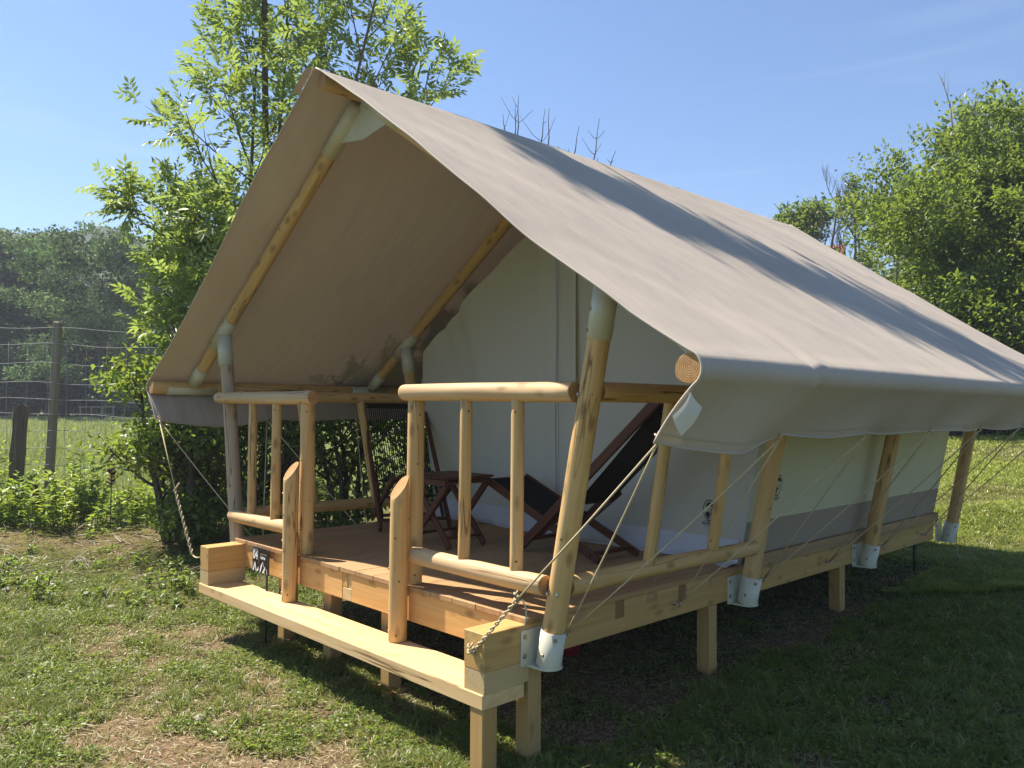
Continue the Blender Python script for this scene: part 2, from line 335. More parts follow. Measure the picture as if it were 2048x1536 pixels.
def tube_data(pts, rad, seg=6, closed=False):
    pts = [Vector(p) for p in pts]; n = len(pts); V = []; F = []
    rads = rad if isinstance(rad, (list, tuple)) else [rad]*n
    t0 = (pts[1]-pts[0]).normalized(); ref = Vector((0, 0, 1)) if abs(t0.z) < 0.9 else Vector((1, 0, 0)); x = ref.cross(t0).normalized()
    for i in range(n):
        a = pts[(i+1) % n] if closed else pts[min(i+1, n-1)]; b = pts[(i-1) % n] if closed else pts[max(i-1, 0)]
        t = (a-b).normalized(); x = (x-t*x.dot(t)).normalized(); y = t.cross(x)
        for j in range(seg):
            an = 2*PI*j/seg; V.append(pts[i]+(x*math.cos(an)+y*math.sin(an))*rads[i])
    for i in range(n if closed else n-1):
        k = (i+1) % n
        for j in range(seg): F.append((i*seg+j, i*seg+(j+1) % seg, k*seg+(j+1) % seg, k*seg+j))
    if not closed: F.append(tuple(range(seg-1, -1, -1))); F.append(tuple((n-1)*seg+j for j in range(seg)))
    return V, F
def tube(name, pts, rad, mat, parent=None, seg=6, closed=False):
    V, F = tube_data(pts, rad, seg, closed); return put(name, py_mesh(name, V, F, (mat,), True), parent)
def join_mesh(name, parts, mats, smooth=True):
    V = []; F = []
    for v, f in parts:
        o = len(V); V += list(v); F += [tuple(i+o for i in q) for q in f]
    return py_mesh(name, V, F, mats, smooth)
BOLT = {}
def bolt(p, n, r=0.008, mat='steel', parent=None, h=0.006):
    key = (r, mat)
    if key not in BOLT:
        V = []; F = []; prof = [(1.25, 0), (1.25, 0.12), (1.0, 0.16), (0.95, 0.6), (0.6, 1.0), (0.35, 1.0), (0.3, 0.6)]
        for k, z in prof:
            for j in range(10): a = 2*PI*j/10; V.append((k*r*math.cos(a), k*r*math.sin(a), z*h))
        for i in range(len(prof)-1):
            for j in range(10): F.append((i*10+j, i*10+(j+1) % 10, (i+1)*10+(j+1) % 10, (i+1)*10+j))
        F.append(tuple((len(prof)-1)*10+j for j in range(10)))
        BOLT[key] = py_mesh('bolt', V, F, (mat,), False)
    p = Vector(p); return put('bolt', BOLT[key], parent, frame(p, p+Vector(n)))
def vnoise(x, y, s=1.0, seed=0, octaves=3):
    """cheap smooth noise in 0..1 from rotated sines"""
    x = np.asarray(x, dtype=float)*s; y = np.asarray(y, dtype=float)*s; r = np.random.default_rng(seed+100); out = 0; amp = 1; tot = 0; f = 1.0
    for o in range(octaves):
        for k in range(4):
            a = r.uniform(0, 2*PI); ph = r.uniform(0, 2*PI, 2); fr = f*r.uniform(0.7, 1.4)
            u = x*math.cos(a)+y*math.sin(a); v = -x*math.sin(a)+y*math.cos(a)
            out = out+amp*np.sin(u*fr*2.1+ph[0]+1.3*np.sin(v*fr*1.3+ph[1])); tot += amp
        amp *= 0.55; f *= 2.1
    return np.clip(0.5+out/tot*1.1, 0, 1)
def gz(x, y):
    x = np.asarray(x, dtype=float); y = np.asarray(y, dtype=float)
    g = -0.68+0.044*np.clip(y, 0, 8)+0.010*np.clip(-x-1, 0, 10)
    d = np.hypot(x-4.25, y+2.68); g = g+0.004*np.clip(d-12, 0, 40)+0.09*np.clip(d-120, 0, 80)*0
    g = g - 0.10*np.clip((x-2.2)/3, 0, 1)*np.clip((3-y)/4, 0, 1)
    bank = 0.10*np.exp(-((x+6.2-0.958*y)/0.8)**2)*(np.abs(y-1) < 9)
    g = g+0.082*np.clip(y-7.0, 0, 12.5)*np.clip((x+15)/8, 0, 1)
    return g+bank+0.025*(vnoise(x, y, 0.9, 5)-0.5)+0.012*(vnoise(x, y, 5, 6)-0.5)
def G(x, y): return float(gz(x, y))

# ------------------------------------------------------------------ ground
def near_cone(x, y, marg=1.15, back=0.6):
    """true where the photo or a step to its side could see"""
    dx = x-CP.x; dy = y-CP.y; dep = dx*fwd.x+dy*fwd.y; lat = dx*rt.x+dy*rt.y
    return (dep > back) & (np.abs(lat) < dep*0.64*marg+0.5)
def lush(x, y):      # 0 = bare soil / straw, 1 = lush green
    v = 0.45*vnoise(x, y, 1.3, 21, 3)+0.55*vnoise(x, y, 4.2, 22, 3)+0.19
    d_front = np.exp(-((x-0.2)/2.6)**2-((y+1.0)/0.75)**2)       # worn strip in front of the bench
    v = v-0.30*d_front
    right = np.clip((x-2.0)/1.5, 0, 1); v = v*(1-right)+np.clip(v+0.28, 0, 1)*right
    pebble = np.exp(-((x-3.55)/0.55)**2-((y-0.55)/0.30)**2); v = v-0.8*pebble
    leftl = np.clip((-x+0.2)/2, 0, 1)*np.clip((-y-0.7)/1.0, 0, 1); v = v+0.30*leftl
    bank = np.exp(-((x+5.9-0.958*y)/0.75)**2); v = v-0.75*bank*(y > -5)*(y < 5)
    under = (np.abs(x) < 1.7) & (y > 0.3) & (y < 5.4); v = np.where(under, v-0.30, v)
    return np.clip(v, 0, 1)
SOIL = np.array((0.21, 0.145, 0.095)); GREENG = np.array((0.09, 0.095, 0.035)); STRAW = np.array((0.26, 0.20, 0.11))
def soil_col(x, y):
    l = lush(x, y)[..., None]; s = vnoise(x, y, 3.1, 40, 3)[..., None]
    base = SOIL*(1-s*0.5)+STRAW*s*0.5
    return base*(1-np.clip(l*1.9-0.35, 0, 1))+GREENG*np.clip(l*1.9-0.35, 0, 1)
def grid(x0, x1, y0, y1, st, name):
    xs = np.arange(x0, x1+st*0.5, st); ys = np.arange(y0, y1+st*0.5, st); X, Y = np.meshgrid(xs, ys, indexing='ij'); Z = gz(X, Y)
    if st < 0.2: Z = Z+0.018*(vnoise(X, Y, 14, 9)-0.5)*(1-lush(X, Y))
    return xs, ys, X, Y, Z
# one sheet: graded spacing, fine near the tent, coarse to the horizon
def graded(c0, c1, st, far):
    a = list(np.arange(c0, c1+1e-6, st)); s = st; x = a[-1]
    while x < far: s *= 1.22; x += s; a.append(x)
    s = st; x = a[0]; pre = []
    while x > -far: s *= 1.22; x -= s; pre.append(x)
    return np.array(pre[::-1]+a)
xs = graded(-6.5, 6.0, 0.07, 900); ys = graded(-3.5, 5.0, 0.07, 900)
X, Y = np.meshgrid(xs, ys, indexing='ij'); Z = gz(X, Y)+0.03*(vnoise(X, Y, 12, 9)-0.5)*(1-lush(X, Y))*(np.abs(X) < 7)
nx, ny = len(xs), len(ys); idx = np.arange(nx*ny).reshape(nx, ny)
Fq = np.stack([idx[:-1, :-1], idx[1:, :-1], idx[1:, 1:], idx[:-1, 1:]], -1).reshape(-1, 4)
gc = soil_col(X, Y).reshape(-1, 3); dd = np.hypot(X-4.25, Y+2.68).ravel()
farc = np.array((0.15, 0.19, 0.06)); w = np.clip((dd-9)/6, 0, 1)[:, None]; gc = gc*(1-w)+farc*w
ground = put('ground', np_mesh('ground', np.stack([X, Y, Z], -1).reshape(-1, 3), Fq, gc, ('ground_soil',), True)); ground['kind'] = 'structure'

def haze():  # distance haze, also added in place of lens glare over the left trees
    me = box_mesh('haze', 760, 760, 80, 'stone', 0); me.materials.clear(); m = bpy.data.materials.new('glare_haze'); m.use_nodes = True; nt = m.node_tree; nt.nodes.clear()
    v = nt.nodes.new('ShaderNodeVolumePrincipled'); v.inputs['Color'].default_value = (0.80, 0.88, 1.0, 1); v.inputs['Density'].default_value = 0.0012; v.inputs['Anisotropy'].default_value = 0.2
    o = nt.nodes.new('ShaderNodeOutputMaterial'); nt.links.new(v.outputs[0], o.inputs['Volume']); me.materials.append(m)
    h = put('haze', me, None, Matrix.Translation((0, 0, 38.0))); h['kind'] = 'stuff'; h['label'] = 'thin distance haze, also added in place of lens glare over the left trees'; h['category'] = 'haze'
haze()
# distant wooded ridges
def ridge(name, r, h0, a0, a1, seed, dip=0.3):
    n = 90; V = []; F = []
    for i in range(n):
        a = a0+(a1-a0)*i/(n-1); prof = 0.75+0.25*math.sin(a*5+seed)+0.10*math.sin(a*13+seed*2)+0.03*math.sin(a*47)+0.015*math.sin(a*113)
        for j in range(8):
            t = j/7; rr = r*(0.72+0.28*t); V.append((CP.x+rr*math.cos(a), CP.y+rr*math.sin(a), -2+h0*prof*math.sin(t*PI/2)))
    for i in range(n-1):
        for j in range(7): F.append((i*8+j, (i+1)*8+j, (i+1)*8+j+1, i*8+j+1))
    o = put(name, py_mesh(name, V, F, ('hill_forest',), True)); o['kind'] = 'structure'; return o
ridge('hills', 330, 66, R(95), R(215), 0.6)
ridge('hills', 320, 22, R(40), R(100), 2.2)

# ------------------------------------------------------------------ leaves
def leaf_fan(P, D, Nn, Ln, W, col, droop=0.15):
    """4-vertex folded leaf per row -> V, F, C"""
    n = len(P); D = D/np.linalg.norm(D, axis=1, keepdims=True); S = np.cross(D, Nn); S /= (np.linalg.norm(S, axis=1, keepdims=True)+1e-9); Nn = np.cross(S, D)
    Ln = Ln[:, None]; W = W[:, None]
    a = P; b = P+D*Ln*0.45+S*W*0.5+Nn*W*0.18; c = P+D*Ln-Nn*Ln*droop; d = P+D*Ln*0.45-S*W*0.5+Nn*W*0.18
    V = np.stack([a, b, c, d], 1).reshape(-1, 3); i = np.arange(n)[:, None]*4
    F = np.concatenate([i+np.array([[0, 1, 2]]), i+np.array([[0, 2, 3]])], 0)
    return V, F, np.repeat(col, 4, 0)
def rand_dir(n, up=0.0, r=rng):
    v = r.normal(size=(n, 3)); v[:, 2] += up; return v/np.linalg.norm(v, axis=1, keepdims=True)
def merge(parts):
    V = []; F = []; Cc = []; o = 0
    for v, f, c in parts: V.append(v); F.append(f+o); Cc.append(c); o += len(v)
    return np.concatenate(V), np.concatenate(F), np.concatenate(Cc)
def vary(base, n, amt=0.25, yel=0.25, r=rng):
    c = np.tile(np.array(base), (n, 1))*(1+amt*r.normal(size=(n, 1))).clip(0.4, 1.8); y = r.random((n, 1))**3*yel; return (c*(1-y)+np.array((0.22, 0.22, 0.04))*y).clip(0.005, 0.9)

def grow(base, d0, length, r0, level, maxlev, rs, out, tips, spread=0.75, kids=5, trop=0.12, shrink=0.62):
    """recursive limbs: out gets (pts, radii), tips gets (point, direction)"""
    n = 6 if level < maxlev else 4; pts = [Vector(base)]; d = Vector(d0).normalized(); rad = [r0]
    for i in range(n):
        d = (d+Vector((rs.gauss(0, 0.10), rs.gauss(0, 0.10), rs.gauss(0, 0.06)+trop*0.5))).normalized(); pts.append(pts[-1]+d*length/n); rad.append(r0*(1-0.75*(i+1)/n)+0.002)
        if level == maxlev: tips.append((pts[-1].copy(), d.copy()))
    out.append((pts, rad, level))
    if level < maxlev:
        for k in range(kids):
            t = 0.28+0.70*(k+rs.random()*0.6)/kids; i = min(int(t*n), n-1); p = pts[i].lerp(pts[i+1], t*n-i)
            ax = Vector((rs.gauss(0, 1), rs.gauss(0, 1), rs.gauss(0, 0.4))); ax = (ax-d*ax.dot(d)).normalized()
            grow(p, d*math.cos(spread)+ax*math.sin(spread), length*shrink*(1.15-t*0.5)*rs.uniform(0.8, 1.15), rad[i]*0.6, level+1, maxlev, rs, out, tips, spread, kids, trop, shrink)
        tips.append((pts[-1].copy(), d.copy()))
def branch_mesh(name, out, mat, minr=0.0):
    parts = []
    for pts, rad, lev in out:
        if max(rad) < minr: continue
        parts.append(tube_data(pts, [max(r, 0.0015) for r in rad], 7 if lev == 0 else (5 if lev == 1 else 3)))
    return join_mesh(name, parts, (mat,))

def clump_tree(name, label, x, y, h, seed, crown_r, trunk_h, leaf_len, n_leaf, base_col, cat='tree', group=None, mat='leaf_far', kids=6, maxlev=2, spread=0.8, clump=0.45, width=0.5, stems=1, bark='bark', yel=0.25, minr=0.0, lean=(0, 0), trop=0.10, tipthin=1.0, tvar=0.25):
    rs = random.Random(seed); r = np.random.default_rng(seed)
    t = thing(name, label, cat, (x, y, G(x, y)-0.05), group); out = []; tips = []
    for s in range(stems):
        a = rs.uniform(0, 6.28); off = 0.0 if stems == 1 else crown_r*0.12
        b = Vector((x+off*math.cos(a), y+off*math.sin(a), G(x, y)-0.1)); d = Vector((lean[0]+rs.gauss(0, 0.06)+(0.25*math.cos(a) if stems > 1 else 0), lean[1]+rs.gauss(0, 0.06)+(0.25*math.sin(a) if stems > 1 else 0), 1))
        pts = [b]; n = 8; rad = [h*0.022 if leaf_len < 0.3 and h < 9 else min(0.2, h*0.013)]
        for i in range(n):
            d = (d+Vector((rs.gauss(0, 0.07), rs.gauss(0, 0.07), 0.15))).normalized(); pts.append(pts[-1]+d*h*0.86/n); rad.append(rad[0]*(1-0.85*(i+1)/n))
        out.append((pts, rad, 0))
        nb = max(6, int(16/stems))
        for k in range(nb):
            tt = trunk_h/h+(1-trunk_h/h)*(k+rs.random())/nb*0.97; i = min(int(tt*n), n-1); p = pts[i].lerp(pts[i+1], tt*n-i)
            az = k*2.4+rs.uniform(-0.4, 0.4); up = 0.25+0.9*tt; dd_ = Vector((math.cos(az), math.sin(az), up)); rel = (tt-trunk_h/h)/(1-trunk_h/h)
            Lb = crown_r*(0.55+0.75*math.sin(PI*min(1, rel*0.85+0.12)))*rs.uniform(0.7, 1.1)
            grow(p, dd_, Lb, rad[i]*0.5, 1, maxlev, rs, out, tips, spread, kids, trop)
    put('trunk', branch_mesh('trunk', out, bark, minr), t)
    tp = np.array([list(p) for p, d in tips]); td = np.array([list(d) for p, d in tips]); keep = r.random(len(tp)) < tipthin; tp = tp[keep]; td = td[keep]
    if n_leaf:
        ci = r.integers(0, len(tp), n_leaf); cs = clump*np.clip(r.normal(1, 0.3, len(tp)), 0.4, 1.8)
        P = tp[ci]+np.clip(r.normal(size=(n_leaf, 3)), -1.25, 1.25)*cs[ci][:, None]*np.array((1, 1, 0.6))*0.6
        D = td[ci]*0.6+rand_dir(n_leaf, -0.15, r); Nn = rand_dir(n_leaf, 1.0, r)
        Ln = leaf_len*r.uniform(0.6, 1.3, n_leaf); col = vary(base_col, n_leaf, 0.22, yel, r)
        tint = (1+tvar*r.normal(size=(len(tp), 1)))[ci].clip(0.35, 1.9); col = col*tint
        V, F, Cc = leaf_fan(P, D, Nn, Ln, Ln*width, col)
        put('crown', np_mesh('crown', V, F, Cc, (mat,)), t)
    return t

# ------------------------------------------------------------------ ash tree behind the left roof slope
def ash_leaf_batch(P, D, r, Ls=0.31, lf=0.122, col=(0.19, 0.26, 0.095)):
    n = len(P); D = D/np.linalg.norm(D, axis=1, keepdims=True); up = np.tile((0, 0, 1.0), (n, 1))+0.35*r.normal(size=(n, 3))
    S = np.cross(D, up); S /= np.linalg.norm(S, axis=1, keepdims=True)+1e-9; U = np.cross(S, D); parts = []; base = vary(col, n, 0.22, 0.3, r)
    sag = lambda t: -0.10*t*t
    for k in range(4):
        t = 0.30+0.2*k; Pk = P+D*Ls*t+np.array((0, 0, 1.0))*Ls*sag(t)
        for s in (-1, 1):
            Dk = D*0.75+S*s*0.8+np.array((0, 0, -0.25))+0.12*r.normal(size=(n, 3))
            parts.append(leaf_fan(Pk, Dk, U+0.25*r.normal(size=(n, 3)), lf*r.uniform(0.8, 1.1, n), lf*0.36*r.uniform(0.85, 1.1, n), base*r.uniform(0.85, 1.15, (n, 1))))
    parts.append(leaf_fan(P+D*Ls*0.98+np.array((0, 0, 1.0))*Ls*sag(1), D+np.array((0, 0, -0.3)), U, lf*1.05*np.ones(n), lf*0.36*np.ones(n), base))
    e = P+D*Ls+np.array((0, 0, 1.0))*Ls*sag(1); w_ = S*0.0025
    i = np.arange(n)[:, None]*4; V = np.stack([P-w_, P+w_, e+w_, e-w_], 1).reshape(-1, 3); F = np.concatenate([i+np.array([[0, 1, 2]]), i+np.array([[0, 2, 3]])], 0)
    parts.append((V, F, np.repeat(base*0.8, 4, 0)))
    return merge(parts)
def ash_tree():
    rs = random.Random(11); r = np.random.default_rng(11); bx, by = -5.0, 1.9
    t = thing('ash_tree', 'tall young ash tree with feathery light green leaves rising behind the left roof slope', 'tree', (bx, by, G(bx, by)-0.05)); out = []; tips = []
    stems = [((0.0, 0.0), (0.00, 0.05), 7.6), ((0.1, 0.05), (0.17, 0.17), 7.4), ((-0.1, 0), (-0.06, -0.05), 7.0), ((0, .1), (0.28, 0.30), 6.2), ((-.05, -.1), (-0.13, -0.16), 3.6)]
    for (ox, oy), (lx, ly), h in stems:
        d = Vector((lx, ly, 1)); pts = [Vector((bx+ox, by+oy, G(bx, by)-0.1))]; rad = [0.05]; n = 12
        for i in range(n):
            d = (d+Vector((rs.gauss(0, 0.035), rs.gauss(0, 0.035), 0.05))).normalized(); pts.append(pts[-1]+d*h/n); rad.append(0.05*(1-0.85*(i+1)/n))
        out.append((pts, rad, 0))
        for k in range(17):
            tt = 0.20+0.79*(k+rs.random()*0.7)/17; i = min(int(tt*n), n-1); p = pts[i].lerp(pts[i+1], tt*n-i); az = k*2.6+rs.uniform(-.5, .5)
            Lb = (1.95-0.85*tt)*rs.uniform(0.7, 1.15)
            grow(p, Vector((math.cos(az), math.sin(az), 0.75)), Lb, rad[i]*0.45, 1, 2, rs, out, tips, 0.7, 4, 0.22, 0.5)
        tips.append((pts[-1], d))
    # two low boughs reaching out to the left
    for az, L_, zz, up in ((R(218), 1.9, 2.1, 0.75), (R(228), 1.7, 1.5, 0.8), (R(236), 1.0, 1.2, 0.6)):
        grow(Vector((bx, by, zz)), Vector((math.cos(az), math.sin(az), up)), L_, 0.03, 1, 3, rs, out, tips, 0.6, 5, 0.15, 0.5)
    # high forked bough leaning over the roof (unseen, added to cast the soft shade band on the right slope)
    bough = [(-5.0, 1.9, 4.2), (-4.8, 1.75, 6.2), (-4.2, 1.4, 7.9), (-3.3, 0.9, 9.25)]
    out.append(([Vector(p) for p in bough], [0.04, 0.035, 0.028, 0.02], 1))
    f1 = [(-3.3, 0.9, 9.25), (-3.64, 0.25, 9.5), (-4.0, -0.03, 9.8), (-4.3, -0.22, 10.0)]; f2 = [(-3.3, 0.9, 9.25), (-2.9, 1.6, 8.98), (-2.62, 2.35, 8.8), (-2.45, 3.0, 8.7)]
    shade_tips = []
    for f in (f1, f2):
        f = [Vector(p) for p in f]; out.append((f, [0.02, 0.015, 0.01, 0.006], 1))
        for i in range(3):
            for k in range(36):
                q = f[i].lerp(f[i+1], rs.random()); dd_ = Vector((rs.gauss(0, 1), rs.gauss(0, 1), rs.gauss(0, .5))).normalized(); e = q+dd_*rs.uniform(0.02, 0.17)
                if k % 3 == 0: out.append(([q, e], [0.006, 0.003], 2))
                shade_tips += [(e, dd_)]*3
    put('trunk', branch_mesh('trunk', out, 'bark'), t)
    tp = np.array([list(p) for p, d in tips]); td = np.array([list(d) for p, d in tips])
    # keep the crown off the canvas and thin it a little so the sky shows through
    ok = (tp[:, 2] > 0.7) & (tp[:, 2] < 7.8) & ~((tp[:, 0] > -2.95) & (tp[:, 2] < 3.6)) & (r.random(len(tp)) < 0.72); tp = tp[ok]; td = td[ok]
    th_ = tp[:, 2]-2.6; ok = ~((tp[:, 0]+0.64*th_ > -0.35) & (tp[:, 1]+0.27*th_ < 5.8)); tp = tp[ok]; td = td[ok]
    P = []; D = []
    for _ in range(2):
        P.append(tp+r.normal(size=tp.shape)*0.05); D.append(td*0.7+rand_dir(len(tp), 0.35, r))
    st = np.array([list(p) for p, d in shade_tips]); P.append(st+r.normal(size=st.shape)*0.06); D.append(rand_dir(len(st), 0.1, r))
    P = np.concatenate(P); D = np.concatenate(D)
    V, F, Cc = ash_leaf_batch(P, D, r)
    o = put('crown', np_mesh('crown', V, F, Cc, ('leaf',)), t); o['kind'] = 'stuff'
    # nearest compound leaves as single pieces
    near = tp[np.argsort(np.linalg.norm(tp-np.array(CP), axis=1))[:240]]
    protos = []
    for k in range(6):
        dk = np.array([[1.0, 0, 0.1]]); V, F, Cc = ash_leaf_batch(np.zeros((1, 3)), dk, r, 0.33, 0.130, (0.20, 0.27, 0.09)); protos.append(np_mesh('leaf', V, F, Cc, ('leaf',)))
    for k, p in enumerate(near):
        a = rs.uniform(0, 6.28); M = Matrix.Translation(Vector(p)) @ Euler((rs.gauss(0, .3), rs.gauss(0, .4), a)).to_matrix().to_4x4(); put('leaf', protos[k % 6], t, M)
ash_tree()
# dead ash tips above the ridge line
def dead_top():
    x, y = -4.4, 6.6; t = thing('bare_sapling', 'leafless thin grey branch tips poking up above the tent ridge', 'bare tree', (x, y, G(x, y)-0.05)); out = []
    def tw(base, top, kids, r0=0.013):
        b = Vector(base); e = Vector(top); out.append(([b, b.lerp(e, .35)+Vector((.03, 0, 0)), b.lerp(e, .7), e], [r0, r0*.7, r0*.45, r0*.3], 1))
        for tt, dx, dz in kids:
            p = b.lerp(e, tt); s = Vector((dx*0.69, dx*0.72, dz)); out.append(([p, p+s*0.35+Vector((0, 0, -dz*0.12)), p+s], [r0*.5, r0*.4, r0*.25], 2))
    def PX(px, py, dep=13.3): return CP+dep*(fwd+r2*((px-1024)/1609)+u2*((768-py)/1609))
    base = Vector((x, y, G(x, y)-0.1)); crown = PX(1120, 420); out.append(([base, base.lerp(crown, .5)+Vector((.2, 0, 0)), crown], [0.08, 0.06, 0.04], 0))
    for bx_, ty, tx, kid in ((1033, 190, 1037, [(.45, -.28, .42), (.42, .25, .22), (.75, -.10, .18)]), (1028, 210, 1031, [(.6, .05, .2)]), (1078, 218, 1090, [(.25, -.35, .42), (.2, .16, .2), (.65, .06, .05)]), (1094, 216, 1098, [(.45, .12, .28)]), (1143, 253, 1158, []), (1136, 296, 1138, []), (1183, 237, 1199, [(.3, -.2, .28), (.3, .12, .18), (.6, -.14, .14), (.6, .14, .14)]), (1210, 301, 1232, [(.5, -.06, .06), (.5, .06, .03)]), (1115, 292, 1117, [(.5, .03, .06)]), (1195, 315, 1195, []), (1008, 228, 1006, [(.4, .1, .3)]), (1225, 340, 1236, [])):
        root = PX(bx_, 142+(bx_-637)*0.347+8); pk = PX(tx, ty); out.append(([crown, root], [0.02, 0.014], 1)); tw(root, pk, kid)
    put('trunk', branch_mesh('trunk', out, 'bark'), t)
dead_top()

# ------------------------------------------------------------------ hedge along the fence, left of the tent
hedge = [(-4.88, 0.80, 2.35, 0.50, 'leafy green bush with yellowish tips in front of the wire fence, leftmost of the row', 5200),
         (-4.65, 1.0, 2.15, 0.60, 'broad green bush right behind the canvas corner above the twisted guy rope', 5600),
         (-4.15, 1.55, 2.0, 0.70, 'dense green bush seen between the front left post and the first spindles', 5200),
         (-3.75, 2.35, 2.0, 0.70, 'dark green bush seen through the gap by the left newel post', 5200),
         (-3.35, 3.20, 2.0, 0.75, 'sunlit green bush seen behind the slatted back of the left chair', 5200),
         (-2.95, 4.20, 2.1, 0.80, 'green bush at the far end of the hedge beside the inner tent', 3800)]
for i, (x, y, h, cr, lab, nl) in enumerate(hedge):
    clump_tree('hedge_bush', lab, x, y, h, 60+i, cr, 0.12, 0.075, nl, (0.11, 0.17, 0.035), 'bush', 'bushes of the hedge left of the tent', 'leaf', 5, 2, 0.8, 0.20, 0.55, stems=4, yel=0.6, trop=0.2)

# ------------------------------------------------------------------ far trees on the left
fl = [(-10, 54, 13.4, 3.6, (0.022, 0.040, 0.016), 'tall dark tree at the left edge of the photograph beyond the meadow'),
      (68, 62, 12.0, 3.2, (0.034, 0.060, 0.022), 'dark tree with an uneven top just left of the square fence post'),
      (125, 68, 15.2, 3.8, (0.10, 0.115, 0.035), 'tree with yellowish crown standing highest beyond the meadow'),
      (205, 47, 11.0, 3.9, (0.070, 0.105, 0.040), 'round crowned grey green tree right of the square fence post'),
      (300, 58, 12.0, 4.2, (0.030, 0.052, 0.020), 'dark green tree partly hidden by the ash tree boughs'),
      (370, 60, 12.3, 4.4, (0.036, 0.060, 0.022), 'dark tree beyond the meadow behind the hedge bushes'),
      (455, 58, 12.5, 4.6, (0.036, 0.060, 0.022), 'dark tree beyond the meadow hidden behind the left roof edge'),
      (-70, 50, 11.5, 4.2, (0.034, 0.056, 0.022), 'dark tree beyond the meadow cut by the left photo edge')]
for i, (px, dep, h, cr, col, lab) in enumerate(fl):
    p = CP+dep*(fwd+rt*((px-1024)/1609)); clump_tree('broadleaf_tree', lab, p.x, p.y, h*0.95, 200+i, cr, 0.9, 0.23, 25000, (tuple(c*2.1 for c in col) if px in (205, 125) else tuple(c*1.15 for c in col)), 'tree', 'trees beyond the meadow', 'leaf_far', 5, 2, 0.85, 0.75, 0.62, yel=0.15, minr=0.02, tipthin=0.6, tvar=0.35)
# shady undergrowth closing the gaps under those trees
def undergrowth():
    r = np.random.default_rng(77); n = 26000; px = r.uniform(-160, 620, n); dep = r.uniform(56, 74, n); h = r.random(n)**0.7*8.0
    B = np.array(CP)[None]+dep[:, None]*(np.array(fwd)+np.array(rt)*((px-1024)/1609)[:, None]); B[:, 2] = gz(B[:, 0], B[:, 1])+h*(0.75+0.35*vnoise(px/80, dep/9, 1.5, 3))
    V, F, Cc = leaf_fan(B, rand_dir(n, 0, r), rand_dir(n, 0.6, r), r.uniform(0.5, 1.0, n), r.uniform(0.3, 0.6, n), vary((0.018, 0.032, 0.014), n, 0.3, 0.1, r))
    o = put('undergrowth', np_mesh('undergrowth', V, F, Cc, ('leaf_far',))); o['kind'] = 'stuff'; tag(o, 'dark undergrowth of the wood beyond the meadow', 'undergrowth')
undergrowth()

# ------------------------------------------------------------------ trees on the right, behind the roof
def pxpt(px, dep): p = CP+dep*(fwd+rt*((px-1024)/1609)); return p.x, p.y
x, y = pxpt(1960, 19); clump_tree('walnut_tree', 'big leafy bright green tree whose crown meets the roof edge on the right', x, y, 5.7, 301, 2.6, 0.6, 0.145, 36000, (0.082, 0.130, 0.030), 'tree', None, 'leaf', 6, 2, 0.85, 0.42, 0.46, stems=3, yel=0.35, minr=0.006)
x, y = pxpt(2180, 18); clump_tree('walnut_tree', 'big leafy tree cut off by the right photo edge with a pale trunk', x, y, 6.7, 302, 2.9, 0.9, 0.145, 33000, (0.078, 0.125, 0.028), 'tree', None, 'leaf', 6, 2, 0.85, 0.42, 0.46, stems=3, yel=0.30, bark='bark_pale', minr=0.006)
x, y = pxpt(1865, 23); clump_tree('walnut_tree', 'lower leafy green tree leaning against the taller one above the roof', x, y, 4.3, 303, 1.7, 0.6, 0.145, 19000, (0.070, 0.115, 0.028), 'tree', None, 'leaf', 6, 2, 0.85, 0.5, 0.36, stems=2, yel=0.25, minr=0.006)
x, y = pxpt(2060, 25); clump_tree('walnut_tree', 'shaded green tree filling in behind the two big leafy ones', x, y, 6.6, 304, 2.8, 0.8, 0.18, 12000, (0.055, 0.090, 0.022), 'tree', None, 'leaf', 6, 2, 0.85, 0.6, 0.36, stems=2, yel=0.2, minr=0.008)
x, y = pxpt(1935, 34); clump_tree('poplar_tree', 'pale grey green loose tree rising behind the big leafy trees', x, y, 14.2, 305, 2.3, 4.0, 0.22, 12000, (0.14, 0.19, 0.085), 'tree', None, 'leaf', 5, 2, 0.6, 0.55, 0.5, stems=2, yel=0.1, bark='bark_pale', minr=0.01, tipthin=0.8, trop=0.3)
x, y = pxpt(1865, 36); clump_tree('poplar_tree', 'shorter pale loose tree at the shoulder of the tall pale one', x, y, 12.0, 306, 1.7, 3.5, 0.22, 9000, (0.12, 0.17, 0.075), 'tree', None, 'leaf', 5, 2, 0.6, 0.55, 0.5, stems=2, yel=0.1, bark='bark_pale', minr=0.01, tipthin=0.8, trop=0.3)
x, y = pxpt(2030, 33); clump_tree('bare_tree', 'leafless grey tree top at the upper right edge of the photograph', x, y, 15.4, 307, 1.9, 5.0, 0.2, 0, (0, 0, 0), 'bare tree', None, 'leaf', 5, 2, 0.45, 0.3, 0.3, stems=2, bark='bark_pale', minr=0.004, trop=0.5)
x, y = pxpt(1662, 31); clump_tree('bare_tree', 'leafless forked tree between the small round tree and the leafy ones', x, y, 10.5, 308, 1.6, 3.2, 0.2, 0, (0, 0, 0), 'bare tree', None, 'leaf', 6, 3, 0.45, 0.3, 0.3, stems=2, bark='bark', minr=0.003, trop=0.5)
x, y = pxpt(1740, 30); clump_tree('young_ash', 'thin young tree with tufted leaves beside the leafless forked tree', x, y, 10.5, 309, 1.2, 4.5, 0.20, 2600, (0.075, 0.12, 0.04), 'tree', None, 'leaf', 4, 2, 0.55, 0.3, 0.4, stems=2, minr=0.004, trop=0.4)
